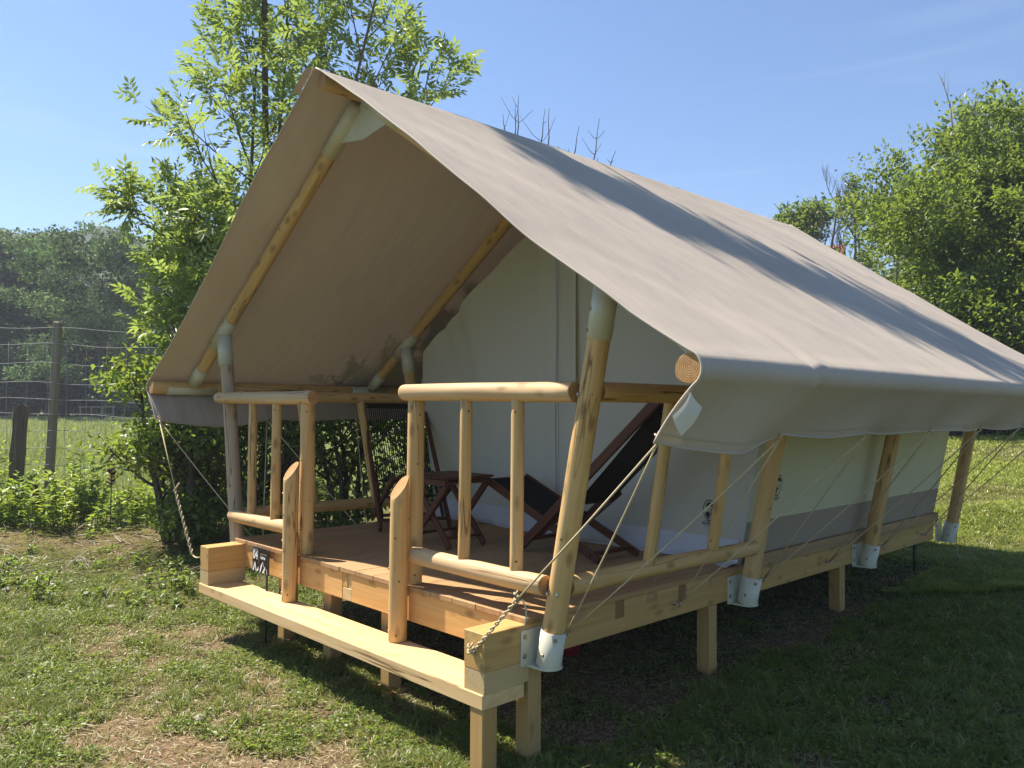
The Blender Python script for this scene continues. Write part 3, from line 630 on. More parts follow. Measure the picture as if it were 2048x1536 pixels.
x, y = pxpt(1590, 33); clump_tree('small_tree', 'small round crowned green tree standing alone above the ridge end', x, y, 9.5, 310, 1.5, 6.6, 0.22, 6500, (0.055, 0.095, 0.032), 'tree', None, 'leaf', 6, 2, 0.8, 0.40, 0.45, stems=1, yel=0.15, minr=0.006)

for k_, (px_, dp_, hh_, lb_) in enumerate(((1900, 17.6, 3.0, 'dense shrub filling the gap under the big leafy tree behind the roof edge'), (2030, 17.2, 3.4, 'dense dark shrub at the right photo edge below the leafy trees'), (1800, 18.5, 2.6, 'low shrub just above the canvas where the leafy trees begin'))):
    x, y = pxpt(px_, dp_); clump_tree('shrub', lb_, x, y, hh_, 330+k_, 1.25, 0.2, 0.13, 9000, (0.055, 0.095, 0.024), 'shrub', None, 'leaf', 5, 2, 0.85, 0.4, 0.5, stems=4, yel=0.2, minr=0.006)
# house glimpsed over the ridge end
def house():
    t = thing('house', 'white house corner with red tiled roof glimpsed above the ridge end', 'house', (-24.5, 56.5, G(-24.5, 56.5)))
    a = R(20); M0 = Matrix.Translation(Vector((-25.6, 56.5, 0))) @ Matrix.Rotation(a, 4, 'Z'); z0 = G(-25, 56)
    V = [(-3.4, -3, z0), (3.0, -3, z0), (3.0, 3, z0), (-3.4, 3, z0), (-3.4, -3, 11.5), (3.0, -3, 11.5), (3.0, 3, 11.5), (-3.4, 3, 11.5), (-3.4, 0, 13.3), (3.0, 0, 13.3)]
    put('wall', py_mesh('wall', V, [(0, 1, 5, 4), (1, 2, 6, 9, 5), (2, 3, 7, 6), (3, 0, 4, 8, 7)], ('house_wall',)), t, M0)
    for s in (-1, 1):
        Vr = [(-3.8, s*3.4, 11.35), (3.4, s*3.4, 11.35), (3.4, 0, 13.4), (-3.8, 0, 13.4), (-3.8, s*3.4, 11.5), (3.4, s*3.4, 11.5), (3.4, 0, 13.55), (-3.8, 0, 13.55)]
        put('roof', py_mesh('roof', Vr, [(0, 1, 2, 3), (4, 5, 6, 7), (0, 1, 5, 4), (1, 2, 6, 5), (3, 0, 4, 7)], ('house_roof',)), t, M0)
    w = box_mesh('window', 0.9, 0.06, 1.1, 'dark_metal', 0.01); put('window', w, t, M0 @ Matrix.Translation((-1.5, -3.04, 10.8))); put('window', w, t, M0 @ Matrix.Translation((1.2, -3.04, 10.8)))
house()
# dark heap at the far edge of the lawn
def heap():
    x, y = pxpt(1915, 17.5); t = thing('rubble_heap', 'dark heap of stones at the far edge of the lawn under the canvas hem', 'heap', (x, y, G(x, y))); rs = random.Random(5)
    for k in range(16):
        bm = bmesh.new(); bmesh.ops.create_icosphere(bm, subdivisions=2, radius=rs.uniform(0.14, 0.3))
        for v in bm.verts: v.co *= 1+rs.uniform(-0.14, 0.14)
        me = bpy.data.meshes.new('stone'); bm.to_mesh(me); bm.free(); me.materials.append(MATS['dark_heap'])
        o = rt*rs.uniform(-1.0, 1.0)+fwd*rs.uniform(-.3, .3); put('stone', me, t, Matrix.Translation(Vector((x+o.x, y+o.y, G(x, y)+rs.uniform(0.05, 0.5)*max(0.2, 1-abs(o.dot(rt)))))))
heap()

# ------------------------------------------------------------------ wire fence on the left
def fence():
    P0 = Vector((-7.50, 0.19, 0)); d = Vector((0.69, 0.7238, 0))
    sp = thing('fence_post', 'tall square grey timber fence post left of the tent', 'fence post', (P0.x, P0.y, G(P0.x, P0.y)-0.1))
    gzv = G(P0.x, P0.y); me = box_mesh('post_shaft', 0.088, 0.088, 2.06-gzv+0.25, 'fence_wood', 0.008)
    for v in me.vertices: v.co.z += (2.06-gzv+0.25)/2
    put('post_shaft', me, sp, Matrix.Translation(Vector((P0.x, P0.y, gzv-0.25))) @ Euler((R(0.6), R(2.3), R(44))).to_matrix().to_4x4())
    P2 = P0+d*3.2+Vector((0, 0, 0)); g2 = G(P2.x, P2.y)
    s2 = thing('fence_post', 'second square grey fence post hidden among the hedge bushes', 'fence post', (P2.x, P2.y, g2-0.1))
    put('post_shaft', me, s2, Matrix.Translation(Vector((P2.x, P2.y, g2-0.25))) @ Euler((R(-0.6), R(-1.0), R(42))).to_matrix().to_4x4())
    # old rough post
    q = P0-d*0.37+Vector((0.07, -0.07, 0)); gq = G(q.x, q.y); t = thing('old_post', 'short rough weathered wooden post leaning left of the tall square one', 'fence post', (q.x, q.y, gq-0.1)); rs = random.Random(3)
    V = []; F = []; seg = 14; nr = 12; H = 0.93-gq+0.2
    ph = [rs.uniform(0, 6) for _ in range(4)]
    for i in range(nr+1):
        z = H*i/nr; r = (0.090-0.008*i/nr)*(1+0.05*math.sin(i*1.7))
        for j in range(seg):
            a = 2*PI*j/seg; rr = r*(1+0.14*math.sin(3*a+ph[0]+z)+0.13*math.sin(6*a+ph[1]+0.4*z)+0.06*rs.uniform(-1, 1)); V.append((rr*math.cos(a)+0.09*z*0.55, rr*math.sin(a), z+(0.05*math.cos(a+1)+0.02*math.sin(5*a) if i == nr else 0)))
    for i in range(nr):
        for j in range(seg): F.append((i*seg+j, i*seg+(j+1) % seg, (i+1)*seg+(j+1) % seg, (i+1)*seg+j))
    F.append(tuple(nr*seg+j for j in range(seg)))
    put('post_shaft', py_mesh('post_shaft', V, F, ('old_post_wood',), False), t, Matrix.Translation(Vector((q.x, q.y, gq-0.2))) @ Matrix.Rotation(R(40), 4, 'Z'))
    w = thing('wire_fence', 'wire mesh fence of square cells stretched along the meadow edge', 'fence', (P0.x, P0.y, gzv)); off = Vector((0.06, -0.06, 0)); rs = random.Random(8)
    for k, z in enumerate((1.98, 1.77, 1.52, 1.27, 1.06, 0.87, 0.65, 0.42, 0.2, 0.0, -0.2)):
        pts = []
        for i in range(46):
            s = -3.4+7.6*i/45; sag = -0.03*math.sin(PI*((s % 3.2)/3.2)); p = P0+off+d*s+Vector((0, 0, z+sag+0.012*math.sin(s*5+k)-0.018*s)); pts.append(p)
        tube('wire', pts, 0.0036, 'wire_metal', w, 4)
    for i in range(30):
        s = -3.3+0.255*i; pts = [P0+off+d*(s+0.012*math.sin(z*6+i))+Vector((0, 0, z-0.018*s)) for z in (1.98 if False else 1.77, 1.5, 1.2, 0.9, 0.6, 0.3, 0.0, -0.2)]
        tube('wire', pts, 0.0027, 'wire_metal', w, 4)
    # knotted ends
fence()
# low rail at the far side of the meadow
def far_rail():
    x, y = pxpt(195, 44); t = thing('meadow_rail', 'small pale wooden rail at the far edge of the meadow', 'rail', (x, y, G(x, y)))
    for k in range(4): p = Vector((x, y, G(x, y)))+rt*(-0.9+0.6*k); bar('rail_post', p, p+Vector((0, 0, 0.95)), 0.07, 0.07, 'fence_wood', t)
    for z in (0.5, 0.9): bar('rail_bar', Vector((x, y, G(x, y)+z))-rt*1.0, Vector((x, y, G(x, y)+z+0.03))+rt*1.0, 0.06, 0.06, 'bark_pale', t)
far_rail()

# ------------------------------------------------------------------ timber platform
plat = thing('timber_platform', 'timber deck on square legs with reddish floorboards and pale beams carrying the tent', 'platform', (0, 2.6, G(0, 0)))
W = 1.55; LEN = 5.30
bw = 3.1/17
for k in range(17):
    x0 = -W+bw*k; o = box('deck_board', (x0+0.0015, 0.0+random.uniform(-0.003, 0.003), -0.028), (x0+bw-0.0015, LEN, random.uniform(-0.0012, 0.0006)), 'deck_wood', plat, 0.002)
for s in (-1, 1):
    x0, x1 = (W-0.142, W) if s > 0 else (-W, -W+0.142)
    box('side_beam', (x0, -0.262, -0.198), (x1, LEN-0.03, -0.0285), 'beam_wood', plat, 0.003)
    box('spacer_block', (x0+0.001, -0.261, -0.2965), (x1-0.001, 0.018, -0.1985), 'spacer_wood', plat, 0.002)
box('rim_board', (-W+0.1425, 0.012, -0.196), (-0.622, 0.057, -0.030), 'rim_wood', plat)
box('rim_board', (-0.620, 0.010, -0.194), (-0.072, 0.057, -0.030), 'rim_wood', plat)
box('rim_board', (0.030, 0.010, -0.196), (W-0.1425, 0.057, -0.030), 'rim_wood', plat)
box('joist_end', (-0.071, 0.013, -0.118), (-0.020, 0.40, -0.032), 'beam_wood', plat); box('joist_end', (-0.019, 0.018, -0.120), (0.029, 0.40, -0.034), 'spacer_wood', plat)
box('rim_block', (-0.070, 0.012, -0.196), (0.029, 0.055, -0.121), 'spacer_wood', plat)
for y in (1.0, 2.0, 3.0, 4.0, 5.0): box('joist', (-1.40, y, -0.17), (1.40, y+0.09, -0.031), 'rim_wood', plat)
for y, d_, w_ in ((0.376, 0.045, 0.09), (0.979, 0.050, 0.085), (1.60, 0.050, 0.08)): box('joist_end', (1.545, y-w_/2, -0.030-d_), (1.5545, y+w_/2, -0.0295), 'deck_wood', plat, 0.001)
for y, z1 in ((0.694, 0.088), (1.266, 0.088)): box('joist_end', (1.543, y-0.035, -0.03-z1), (1.5535, y+0.035, -0.0295), 'dark_joint', plat, 0.001)
for s, y0 in ((1, 1.95), (-1, 1.95)): box('edge_board', ((1.5505 if s > 0 else -1.585), y0, -0.030), ((1.585 if s > 0 else -1.5505), LEN, 0.050), 'deck_wood', plat)
box('bench_plank', (-W-0.004, -0.268, -0.366), (W-0.004, -0.005, -0.2968), 'plank_wood', plat, 0.004)
legs = [(1.505, 0.062), (1.50, 1.60), (1.50, 3.38), (0.31, 0.11), (-0.34, 0.11), (-0.95, 0.11), (-1.5, 1.3), (-1.5, 3.4), (0.0, 1.7), (0, 3.4), (-1.45, 5.2)]
for x, y in legs:
    g = G(x, y); box('leg', (x-0.044, y-0.044, g-0.12), (x+0.044, y+0.044, (-0.199 if abs(x) > 1.4 else -0.171)), 'leg_wood', plat, 0.004)
for x in (1.497,):
    g = G(x, -0.21); box('leg', (x-0.044, -0.262, g-0.1), (x+0.044, -0.172, -0.3665), 'leg_wood', plat, 0.004)
for x, y in ((1.5, -0.2), (1.505, 0.08), (0.31, 0.11), (-0.34, 0.11)): box('foot_pad', (x-0.09, y-0.08, G(x, y)-0.06), (x+0.09, y+0.08, G(x, y)+0.016), 'leg_wood', plat, 0.004)
# stair posts + newels are fixed to the platform front
for nm, x, top, ln in (('stair_post', -0.616, 0.52, 0), ('stair_post', 0.597, 0.50, 0)):
    p0 = (x, -0.050, -0.2965); o = log(nm, p0, (x, -0.050, top+0.045), 0.052, 0.049, 'log_wood', plat, wob=0.002, cut=None)
    for v in o.data.vertices:
        if v.co.z > top-p0[2]-0.02:
            wv = o.matrix_world if False else WM[o.name]; w3 = wv @ v.co; v.co.z += 1.25*(w3.y+0.050)+0.0*(w3.x-x)
    for z in (0.41, 0.10, -0.13, -0.24): bolt((x-0.030, -0.092, z), (-0.55, -0.8, 0), 0.008, 'bronze_bolt', plat)
for k, y in enumerate((0.235, 1.186, 2.124, 3.094, 4.03, 4.975)):
    for s in ((1, -1) if True else (1,)):
        e = thing('dummy', 'x', 'x') if False else None
        x = s*1.553; a = 0.6+k; parts = [tube_data([(x, y, -0.120), (x+s*0.012, y, -0.120)], 0.006, 8), tube_data([(x+s*0.0125+s*0.016*(1+math.cos(t))*0.9, y+0.017*math.sin(t)*math.cos(a), -0.120+0.017*math.sin(t)*math.sin(a)) for t in np.linspace(0, 2*PI, 15)[:-1]], 0.0032, 6, True), tube_data([(x+s*0.001, y, -0.120), (x+s*0.003, y, -0.120)], 0.013, 10)]
        put('eye_bolt', join_mesh('eye_bolt', parts, ('steel',)), plat)
# thin black threads / cords under the platform
tube('prop_rod', [(1.49, 4.98, -0.20), (1.485, 4.985, -0.36), (1.48, 4.99, -0.60)], 0.014, 'dark_metal', plat, 8)

# ------------------------------------------------------------------ tent frame (posts, rafters, sockets)
frm = thing('tent_frame', 'round log frame of splayed posts and rafters joined by white metal sockets', 'tent frame', (0, 2.6, -0.2))
PY = (0.075, 1.86, 3.645, 5.43)
def post_pt(z, y, s): return Vector((s*(1.6235+(1.9589-1.6235)*(z+0.211)/1.70), y, z))
for y in PY:
    for s in (1, -1):
        m = 'log_wood' if s > 0 else ('log_wood_grey' if y < 1 else 'log_wood')
        log('post', post_pt(-0.205, y, s), post_pt(1.50, y, s), 0.053, 0.051, m, frm, rings=16, wob=0.005)
        # bottom cup, base plate and side plate
        a = post_pt(-0.212, y, s); b = post_pt(-0.045, y, s); ax = (b-a).normalized(); V = []; F = []; seg = 24
        M = frame(a, b); L_ = (b-a).length
        prof = [(0.0, 0.0605), (L_, 0.0605), (L_, 0.0565), (0.05, 0.0565)]
        for z, r in prof:
            for j in range(seg): an = 2*PI*j/seg; V.append((r*math.cos(an), r*math.sin(an), z))
        for i in range(3):
            for j in range(seg): F.append((i*seg+j, i*seg+(j+1) % seg, (i+1)*seg+(j+1) % seg, (i+1)*seg+j))
        sk = put('socket', py_mesh('socket', V, F, ('white_metal',), False), frm, M)
        for p in sk.data.polygons: p.use_smooth = True
        # base plate: rounded outline from beam face to around the cup
        V = []; xo = s*1.551; x1 = a.x; outl = [(xo, y-0.072)]+[(x1+s*0.066*math.cos(t), y+0.066*math.sin(t)) for t in np.linspace(-PI/2, PI/2, 13)]+[(xo, y+0.066)]
        nn = len(outl)
        for z in (-0.226, -0.214): V += [(p[0], p[1], z) for p in outl]
        F = [tuple(range(nn-1, -1, -1)), tuple(range(nn, 2*nn))]+[(i, (i+1) % nn, nn+(i+1) % nn, nn+i) for i in range(nn)]
        put('base_plate', py_mesh('base_plate', V, F, ('white_metal',)), frm)
        spl = box('side_plate', (min(xo, xo+s*0.005), y-0.115, -0.220), (max(xo, xo+s*0.005), y+0.05, -0.052), 'white_metal', frm, 0.001)
        for z in (-0.082, -0.172): bolt((xo+s*0.005, y-0.090, z), (s, 0, 0), 0.010, 'bronze_bolt', spl)
        q = post_pt(-0.08, y, s); bolt((q.x+s*0.05, y-0.036, q.z), (s*0.8, -0.6, 0), 0.008, 'bronze_bolt', sk); q = post_pt(-0.155, y, s); bolt((q.x+s*0.008, y-0.060, q.z), (0.1*s, -1, 0), 0.007, 'bronze_bolt', sk); bolt((q.x+s*0.060, y, q.z+0.03), (s, 0, 0), 0.007, 'bronze_bolt', sk)
# rafters, ridge log and eave logs
RZ = 2.925; SL = 0.688
def raf(x, y, dz=0.0): return Vector((x, y, RZ-SL*abs(x)+dz))
for y in PY:
    for s in (1, -1):
        log('rafter', raf(s*2.56, y), raf(s*0.10, y), 0.048, 0.048, 'log_wood', frm, rings=16)
        p = raf(s*1.98, y); d = (raf(s*1.0, y)-raf(s*2.0, y)).normalized()
        jsl = tube('joint_sleeve', [p-d*0.17, p+d*0.17], 0.0545, 'white_metal', frm, 20)
        top = post_pt(1.52, y, s); psl = tube('post_sleeve', [post_pt(1.30, y, s), post_pt(1.545, y, s)], 0.0585, 'white_metal', frm, 20)
        for z in (1.335, 1.43): q = post_pt(z, y, s); bolt((q.x-0.030, y-0.05, z), (-0.5, -0.86, 0), 0.008, 'bronze_bolt', psl)
        for k in (-0.14, 0.14): q = p+d*k; bolt(q+Vector((0, -0.0545, 0)), (0, -1, 0), 0.007, 'bronze_bolt', jsl)
        e = raf(s*2.50, y); tube('eave_sleeve', [e-d*0.04, e+d*0.15], 0.0545, 'white_metal', frm, 20)
        tube('eave_sleeve', [(s*2.612, y-0.21, 1.130), (s*2.612, y+0.21, 1.130)], 0.0575, 'white_metal', frm, 20)
        for k in (-0.17, 0.17): bolt((s*2.612-s*0.052, y+k, 1.158), (-s*0.85, 0, 0.4), 0.007, 'bronze_bolt', frm)
        tube('ridge_sleeve', [raf(s*0.06, y), raf(s*0.40, y)], 0.0545, 'white_metal', frm, 20)
    V = [(-0.30, y-0.004, RZ-SL*0.30-0.02), (0.30, y-0.004, RZ-SL*0.30-0.02), (0.0, y-0.004, RZ-0.02), (0.0, y-0.004, RZ-0.27)]
    V += [(a, b+0.008, c) for a, b, c in V]
    put('gusset_plate', py_mesh('gusset_plate', V, [(0, 3, 2), (3, 1, 2), (4, 6, 7), (7, 6, 5), (0, 4, 7, 3), (3, 7, 5, 1)], ('white_metal',)), frm)
log('ridge_log', (0, -0.225, RZ+0.01), (0, 5.36, RZ+0.01), 0.045, 0.045, 'log_wood_pale', frm, rings=30)
for s in (1, -1): log('eave_log', (s*2.612, -0.258, 1.133), (s*2.612, 5.58, 1.133), 0.055, 0.054, 'log_wood', frm, rings=30, seg=24, wob=0.002)

# ------------------------------------------------------------------ railings
def rail_front(s):
    if s > 0: t = thing('front_railing', 'front log railing to the right of the steps with two spindles', 'railing', (1.1, 0.04, 0)); x0, x1, zt, zb, sp = 0.482, 1.812, 1.066, 0.165, (1.048, 1.437)
    else: t = thing('front_railing', 'front log railing to the left of the steps with two spindles', 'railing', (-1.2, 0.04, 0)); x0, x1, zt, zb, sp = -1.925, -0.508, 1.046, 0.157, (-1.369, -1.003)
    m = 'log_wood_pale'
    if s > 0:
        log('top_rail', (x0, 0.040, zt), (x1, 0.040, zt), 0.046, 0.047, m, t, round0=0.045, rings=14); log('bottom_rail', (0.618, 0.040, zb), (1.640, 0.038, zb), 0.049, 0.049, m, t, round0=0.012, rings=12)
        log('newel_post', (0.588, 0.062, 0.0005), (0.586, 0.062, zt-0.030), 0.050, 0.048, 'log_wood', t)
    else:
        log('top_rail', (x0, 0.010, zt), (x1, 0.040, zt), 0.044, 0.047, m, t, round0=0.045, rings=14); log('bottom_rail', (-1.665, 0.020, zb), (-0.64, 0.040, zb), 0.047, 0.049, m, t, round0=0.03, rings=12)
        log('newel_post', (-0.618, 0.062, 0.0005), (-0.616, 0.062, zt-0.030), 0.052, 0.049, 'log_wood', t)
    for x in sp: log('spindle', (x, 0.040, zb+0.030), (x+(0.006 if s > 0 else 0), 0.040, zt-0.030), 0.033, 0.032, 'log_wood', t, wob=0.002)
    if s > 0:
        for q in ((1.865, -0.005, 1.05), ): bolt((q[0]-0.020, 0.022, 1.05), (-0.4, -0.9, 0), 0.009, 'steel', t); bolt((q[0]+0.045, 0.040, 1.05), (0.8, -0.6, 0), 0.009, 'bronze_bolt', t)
        bolt((1.678-0.022, 0.027, 0.13), (-0.4, -0.9, 0), 0.009, 'steel', t); bolt((1.678+0.036, 0.038, 0.13), (0.7, -0.7, 0), 0.009, 'steel', t)
    else:
        for z in (0.10, 0.17): bolt((-0.600, 0.012, z), (0.3, -0.95, 0), 0.008, 'bronze_bolt', t)
    return t
rail_front(1); rail_front(-1)
def rail_side(s):
    t = thing('side_railing', 'side log railing on the right side of the deck between splayed posts' if s > 0 else 'side log railing on the far left side of the deck before the hedge', 'railing', (s*1.75, 1.0, 0)); m = 'log_wood'
    for nm, z, r, r_ in (('top_rail', 1.068, 0.047, 0.047), ('bottom_rail', 0.155, 0.047, 0.045)):
        a = post_pt(z, PY[0], s); b = post_pt(z, PY[1], s); log(nm, (a.x, a.y+0.048, z), (b.x, b.y-0.046, z-0.01), r, r_, m, t, rings=14)
    for yb, yt in ((0.745, 0.70), (1.345, 1.29)):
        a = post_pt(0.19, 0, s); b = post_pt(1.035, 0, s); log('spindle', (a.x, yb, 0.19), (b.x, yt, 1.035), 0.034, 0.032, m, t, wob=0.002)
rail_side(1); rail_side(-1)
# countersunk screws in the logs
plain('screw_dark', (0.10, 0.06, 0.03), 0.6, 0.3)
scr = random.Random(44)
for o in [o for o in list(C.objects) if o.name.split('.')[0] in ('spindle', 'newel_post', 'stair_post', 'post', 'rafter')]:
    zs = [v.co.z for v in o.data.vertices]; H = max(zs); M = WM[o.name]; k = 2 if 'spindle' in o.name else 4; r0_ = 0.033 if 'spindle' in o.name else 0.0535
    if M.translation.y > 2.5: continue
    for i in range(k):
        z = H*(0.06+0.86*i/(k-1))+scr.uniform(-.02, .02); a = scr.uniform(-0.9, 0.7)
        n_ = (rt*math.sin(a)-Vector((fwd.x, fwd.y, 0)).normalized()*math.cos(a)); ax = (M.to_3x3() @ Vector((0, 0, 1))); n_ = (n_-ax*n_.dot(ax)).normalized()
        if 'stair' in o.name and z > H*0.85: continue
        p = M @ Vector((0, 0, z))+n_*(r0_-0.001); sc_ = bolt(p, n_, 0.0045, 'screw_dark', o, 0.0015); sc_.name = 'screw'

# ------------------------------------------------------------------ canvas roof
YF, YB = -0.262, 5.56
def ridge_end(x, y): return y
def prof(side):
    """cross-section from ridge to hem: list of (x, z)"""
    P = [(0.0, 2.995+0.012)]
    for i in range(1, 45): x = 2.60*i/44; P.append((x, 3.003-SL*x+0.010*math.exp(-(x/0.1)**2)))
    for a in np.linspace(0.95, -0.75, 9): P.append((2.612+0.066*math.cos(a), 1.133+0.066*math.sin(a)))
    xe, ze = P[-1]
    for i in range(1, 15): t = i/14; P.append((xe+(2.455-xe)*t**0.9, ze+(0.868-ze)*t))
    return P
def roof_sheet(side):
    P = prof(side); n = len(P); ys_ = np.concatenate([np.linspace(YF, 0.4, 24)[:-1], np.linspace(0.4, YB, 150)]); m = len(ys_)
    px = np.array([p[0] for p in P]); pz = np.array([p[1] for p in P]); Xg = np.tile(px, (m, 1)); Zg = np.tile(pz, (m, 1)); Yg = np.tile(ys_[:, None], (1, n))
    u = np.arange(n)/(n-1); slope = (np.arange(n) < 45); onslope = slope.astype(float)
    # slack cloth: sag between rafters, long oblique folds, hem scallops between the rope points
    tt = px/2.6; sag = 0.016*np.sin(PI*np.clip(tt, 0, 1))[None, :]*np.sin(PI*((Yg-0.075) % 1.785)/1.785)**2*(Yg > 0.075)
    folds = (vnoise(Xg*0.9+Yg*0.25, Yg*2.1-Xg*1.15, 1.3, 31+side, 3)-0.5)*0.024+(vnoise(Xg*0.7, Yg*3.4-Xg*2.2, 2.0, 51+side, 2)-0.5)*0.010
    fade = np.clip(np.sin(PI*np.clip(tt, 0.01, 0.99)), 0, 1)[None, :]**0.5*onslope[None, :]
    Zg = Zg-sag*fade+folds*fade
    Zg = Zg+(0.007*np.exp(-((Yg-4.97-0.02*np.sin(Xg*7))/0.035)**2)*(1+np.sin(Xg*19+np.sin(Xg*43)))-0.004*np.exp(-((Yg-5.06)/0.04)**2))*onslope[None, :]*(side > 0)
    Zg = Zg-0.012*np.exp(-((Yg-0.62-0.25*(2.6-Xg))/0.03)**2)*np.exp(-((Xg-2.6)/0.16)**2)+0.010*np.exp(-((Yg-0.70-0.3*(2.6-Xg))/0.04)**2)*np.exp(-((Xg-2.6)/0.2)**2)
    frontlift = np.clip(1-(Yg-YF)/0.25, 0, 1); Zg = Zg+frontlift*(0.030*np.sin(2*PI*np.clip(tt, 0, 1))[None, :])*onslope[None, :]
    # ridge rises and dips slightly, drops at the far end
    val = (np.arange(n) >= 54); tv = np.clip((np.arange(n)-53)/(n-54), 0, 1)[None, :]*val[None, :]
    anchors = np.array([-0.24, 0.70, 1.63, 2.56, 3.5, 4.43, 5.4]); k = np.searchsorted(anchors, ys_).clip(1, 6); f = (ys_-anchors[k-1])/(anchors[k]-anchors[k-1]); f = np.clip(f, 0, 1)
    dip = -(0.010*np.sin(PI*f))*(1+5.0*(ys_ < 0.7)); Zg = Zg+dip[:, None]*tv+0.004*np.sin(Yg*9+1)*tv
    Xg = Xg+tv*(0.030*np.sin(PI*f)[:, None]+0.020*np.sin(Yg*4.2+tv*2)+0.012*np.sin(Yg*9.5))*(0.3+0.7*tv)
    # front corner of the valance is pulled back and in
    Yg = Yg+tv*0.02*np.sin(PI*f)[:, None]
    corner = np.clip(1-(Yg-YF)/0.35, 0, 1)*tv; Xg = Xg+corner*0.012
    V = np.stack([Xg*side, Yg, Zg], -1).reshape(-1, 3); idx = np.arange(m*n).reshape(m, n)
    F = np.stack([idx[:-1, :-1], idx[1:, :-1], idx[1:, 1:], idx[:-1, 1:]], -1).reshape(-1, 4)
    if side < 0: F = F[:, ::-1]
    return V.reshape(m, n, 3), F
roof = thing('canvas_roof', 'taupe canvas tent roof stretched over the log frame with drooping side valances', 'tent roof', (0, 2.6, 3.0))
for side in (1, -1):
    G3, F = roof_sheet(side); put('canvas_slope', np_mesh('canvas_slope', G3.reshape(-1, 3), F, None, ('canvas_tan',), True), roof)
    fe = [Vector(p) for p in G3[0]]; tube('front_hem', fe, 0.0055, 'canvas_edge', roof, 6)
    be = [Vector(p) for p in G3[-1]]; tube('back_hem', be, 0.0055, 'canvas_edge', roof, 6)
    hm = [Vector(p) for p in G3[:, -1]]; tube('hem_fold', hm, 0.006, 'canvas_tan', roof, 6)
    st = [Vector(p)+Vector((side*0.0035, 0, 0)) for p in G3[:, -3]]; tube('stitching', st, 0.0016, 'canvas_edge', roof, 4)
    # webbing tabs where the ropes start
# pale turned-over corner flap on the right valance, plain one on the left
def flap(side):
    V = []; n = 8
    for i in range(n+1):
        t = i/n
        for j in range(5):
            q = j/4; x = 2.625-0.075*t; z = 1.050-0.085*t; V.append((side*(x+0.010+0.012*math.sin(PI*t)), YF-0.008+q*(0.075-0.020*t)-0.008*math.sin(PI*q), z-q*(0.055+0.02*t)))
    F = [(i*5+j, (i+1)*5+j, (i+1)*5+j+1, i*5+j+1) for i in range(n) for j in range(4)]
    put('corner_flap', py_mesh('corner_flap', V, F, ('pvc_white',), True), roof)
flap(1); flap(-1)
# small flap at the front apex
V = []; 
for i in range(7):
    t = i/6
    for j in range(4):
        q = j/3; V.append((-0.02-0.16*t, YF-0.004-0.05*q, 3.010-0.11*t-0.012*q+0.014*math.sin(PI*t)*q))
put('apex_flap', py_mesh('apex_flap', V, [(i*4+j, (i+1)*4+j, (i+1)*4+j+1, i*4+j+1) for i in range(6) for j in range(3)], ('canvas_tan',), True), roof)

# ------------------------------------------------------------------ inner tent
inner = thing('inner_tent', 'cream canvas sleeping tent with zipped door at the back of the deck', 'tent', (0, 3.6, 0))
YI = 1.905; YE = 5.30
def wx(z): return 1.535+0.235*z/1.25     # half width leaning outwards up to the eave
def gable(x):
    ax = abs(x); return 2.66-0.655*ax if ax < 1.78 else 1.494
nxg, nzg = 90, 44; V = []; F = []; mi = []
for i in range(nxg+1):
    u = -1+2*i/nxg
    for j in range(nzg+1):
        v = j/nzg; xt = u*1.77; zt = 2.66-0.655*abs(xt)-0.05*math.sin(PI*abs(u))*0; zt = min(zt, 2.66-0.655*abs(xt)); h = zt*v
        x = u*(1.535+(1.77-1.535)*min(1, h/1.25)); 
        if h > 1.25 and abs(u) > 0.9: x = u*1.77
        yy = YI+0.018*math.sin(x*4.1+h*1.3)*(0.3+h*0.5)+0.012*math.sin(x*11+h*2)*v+0.030*math.exp(-((x+0.62+0.35*h)/0.06)**2)*v*0.8+0.02*math.exp(-((x+0.95+0.30*h)/0.05)**2)*v-0.02*v
        V.append((x, yy, h))
for i in range(nxg):
    for j in range(nzg): F.append((i*(nzg+1)+j, (i+1)*(nzg+1)+j, (i+1)*(nzg+1)+j+1, i*(nzg+1)+j+1))
put('front_wall', py_mesh('front_wall', V, F, ('canvas_cream',), True), inner)
def quadgrid(name, A, B, Cc, D, n, m, mat, fn=None):
    A, B, Cc, D = map(Vector, (A, B, Cc, D)); V = []; F = []
    for i in range(n+1):
        for j in range(m+1):
            p = (A.lerp(B, i/n)).lerp(D.lerp(Cc, i/n), j/m); V.append(fn(p, i/n, j/m) if fn else p)
    for i in range(n):
        for j in range(m): F.append((i*(m+1)+j, (i+1)*(m+1)+j, (i+1)*(m+1)+j+1, i*(m+1)+j+1))
    return put(name, py_mesh(name, V, F, (mat,), True), inner)
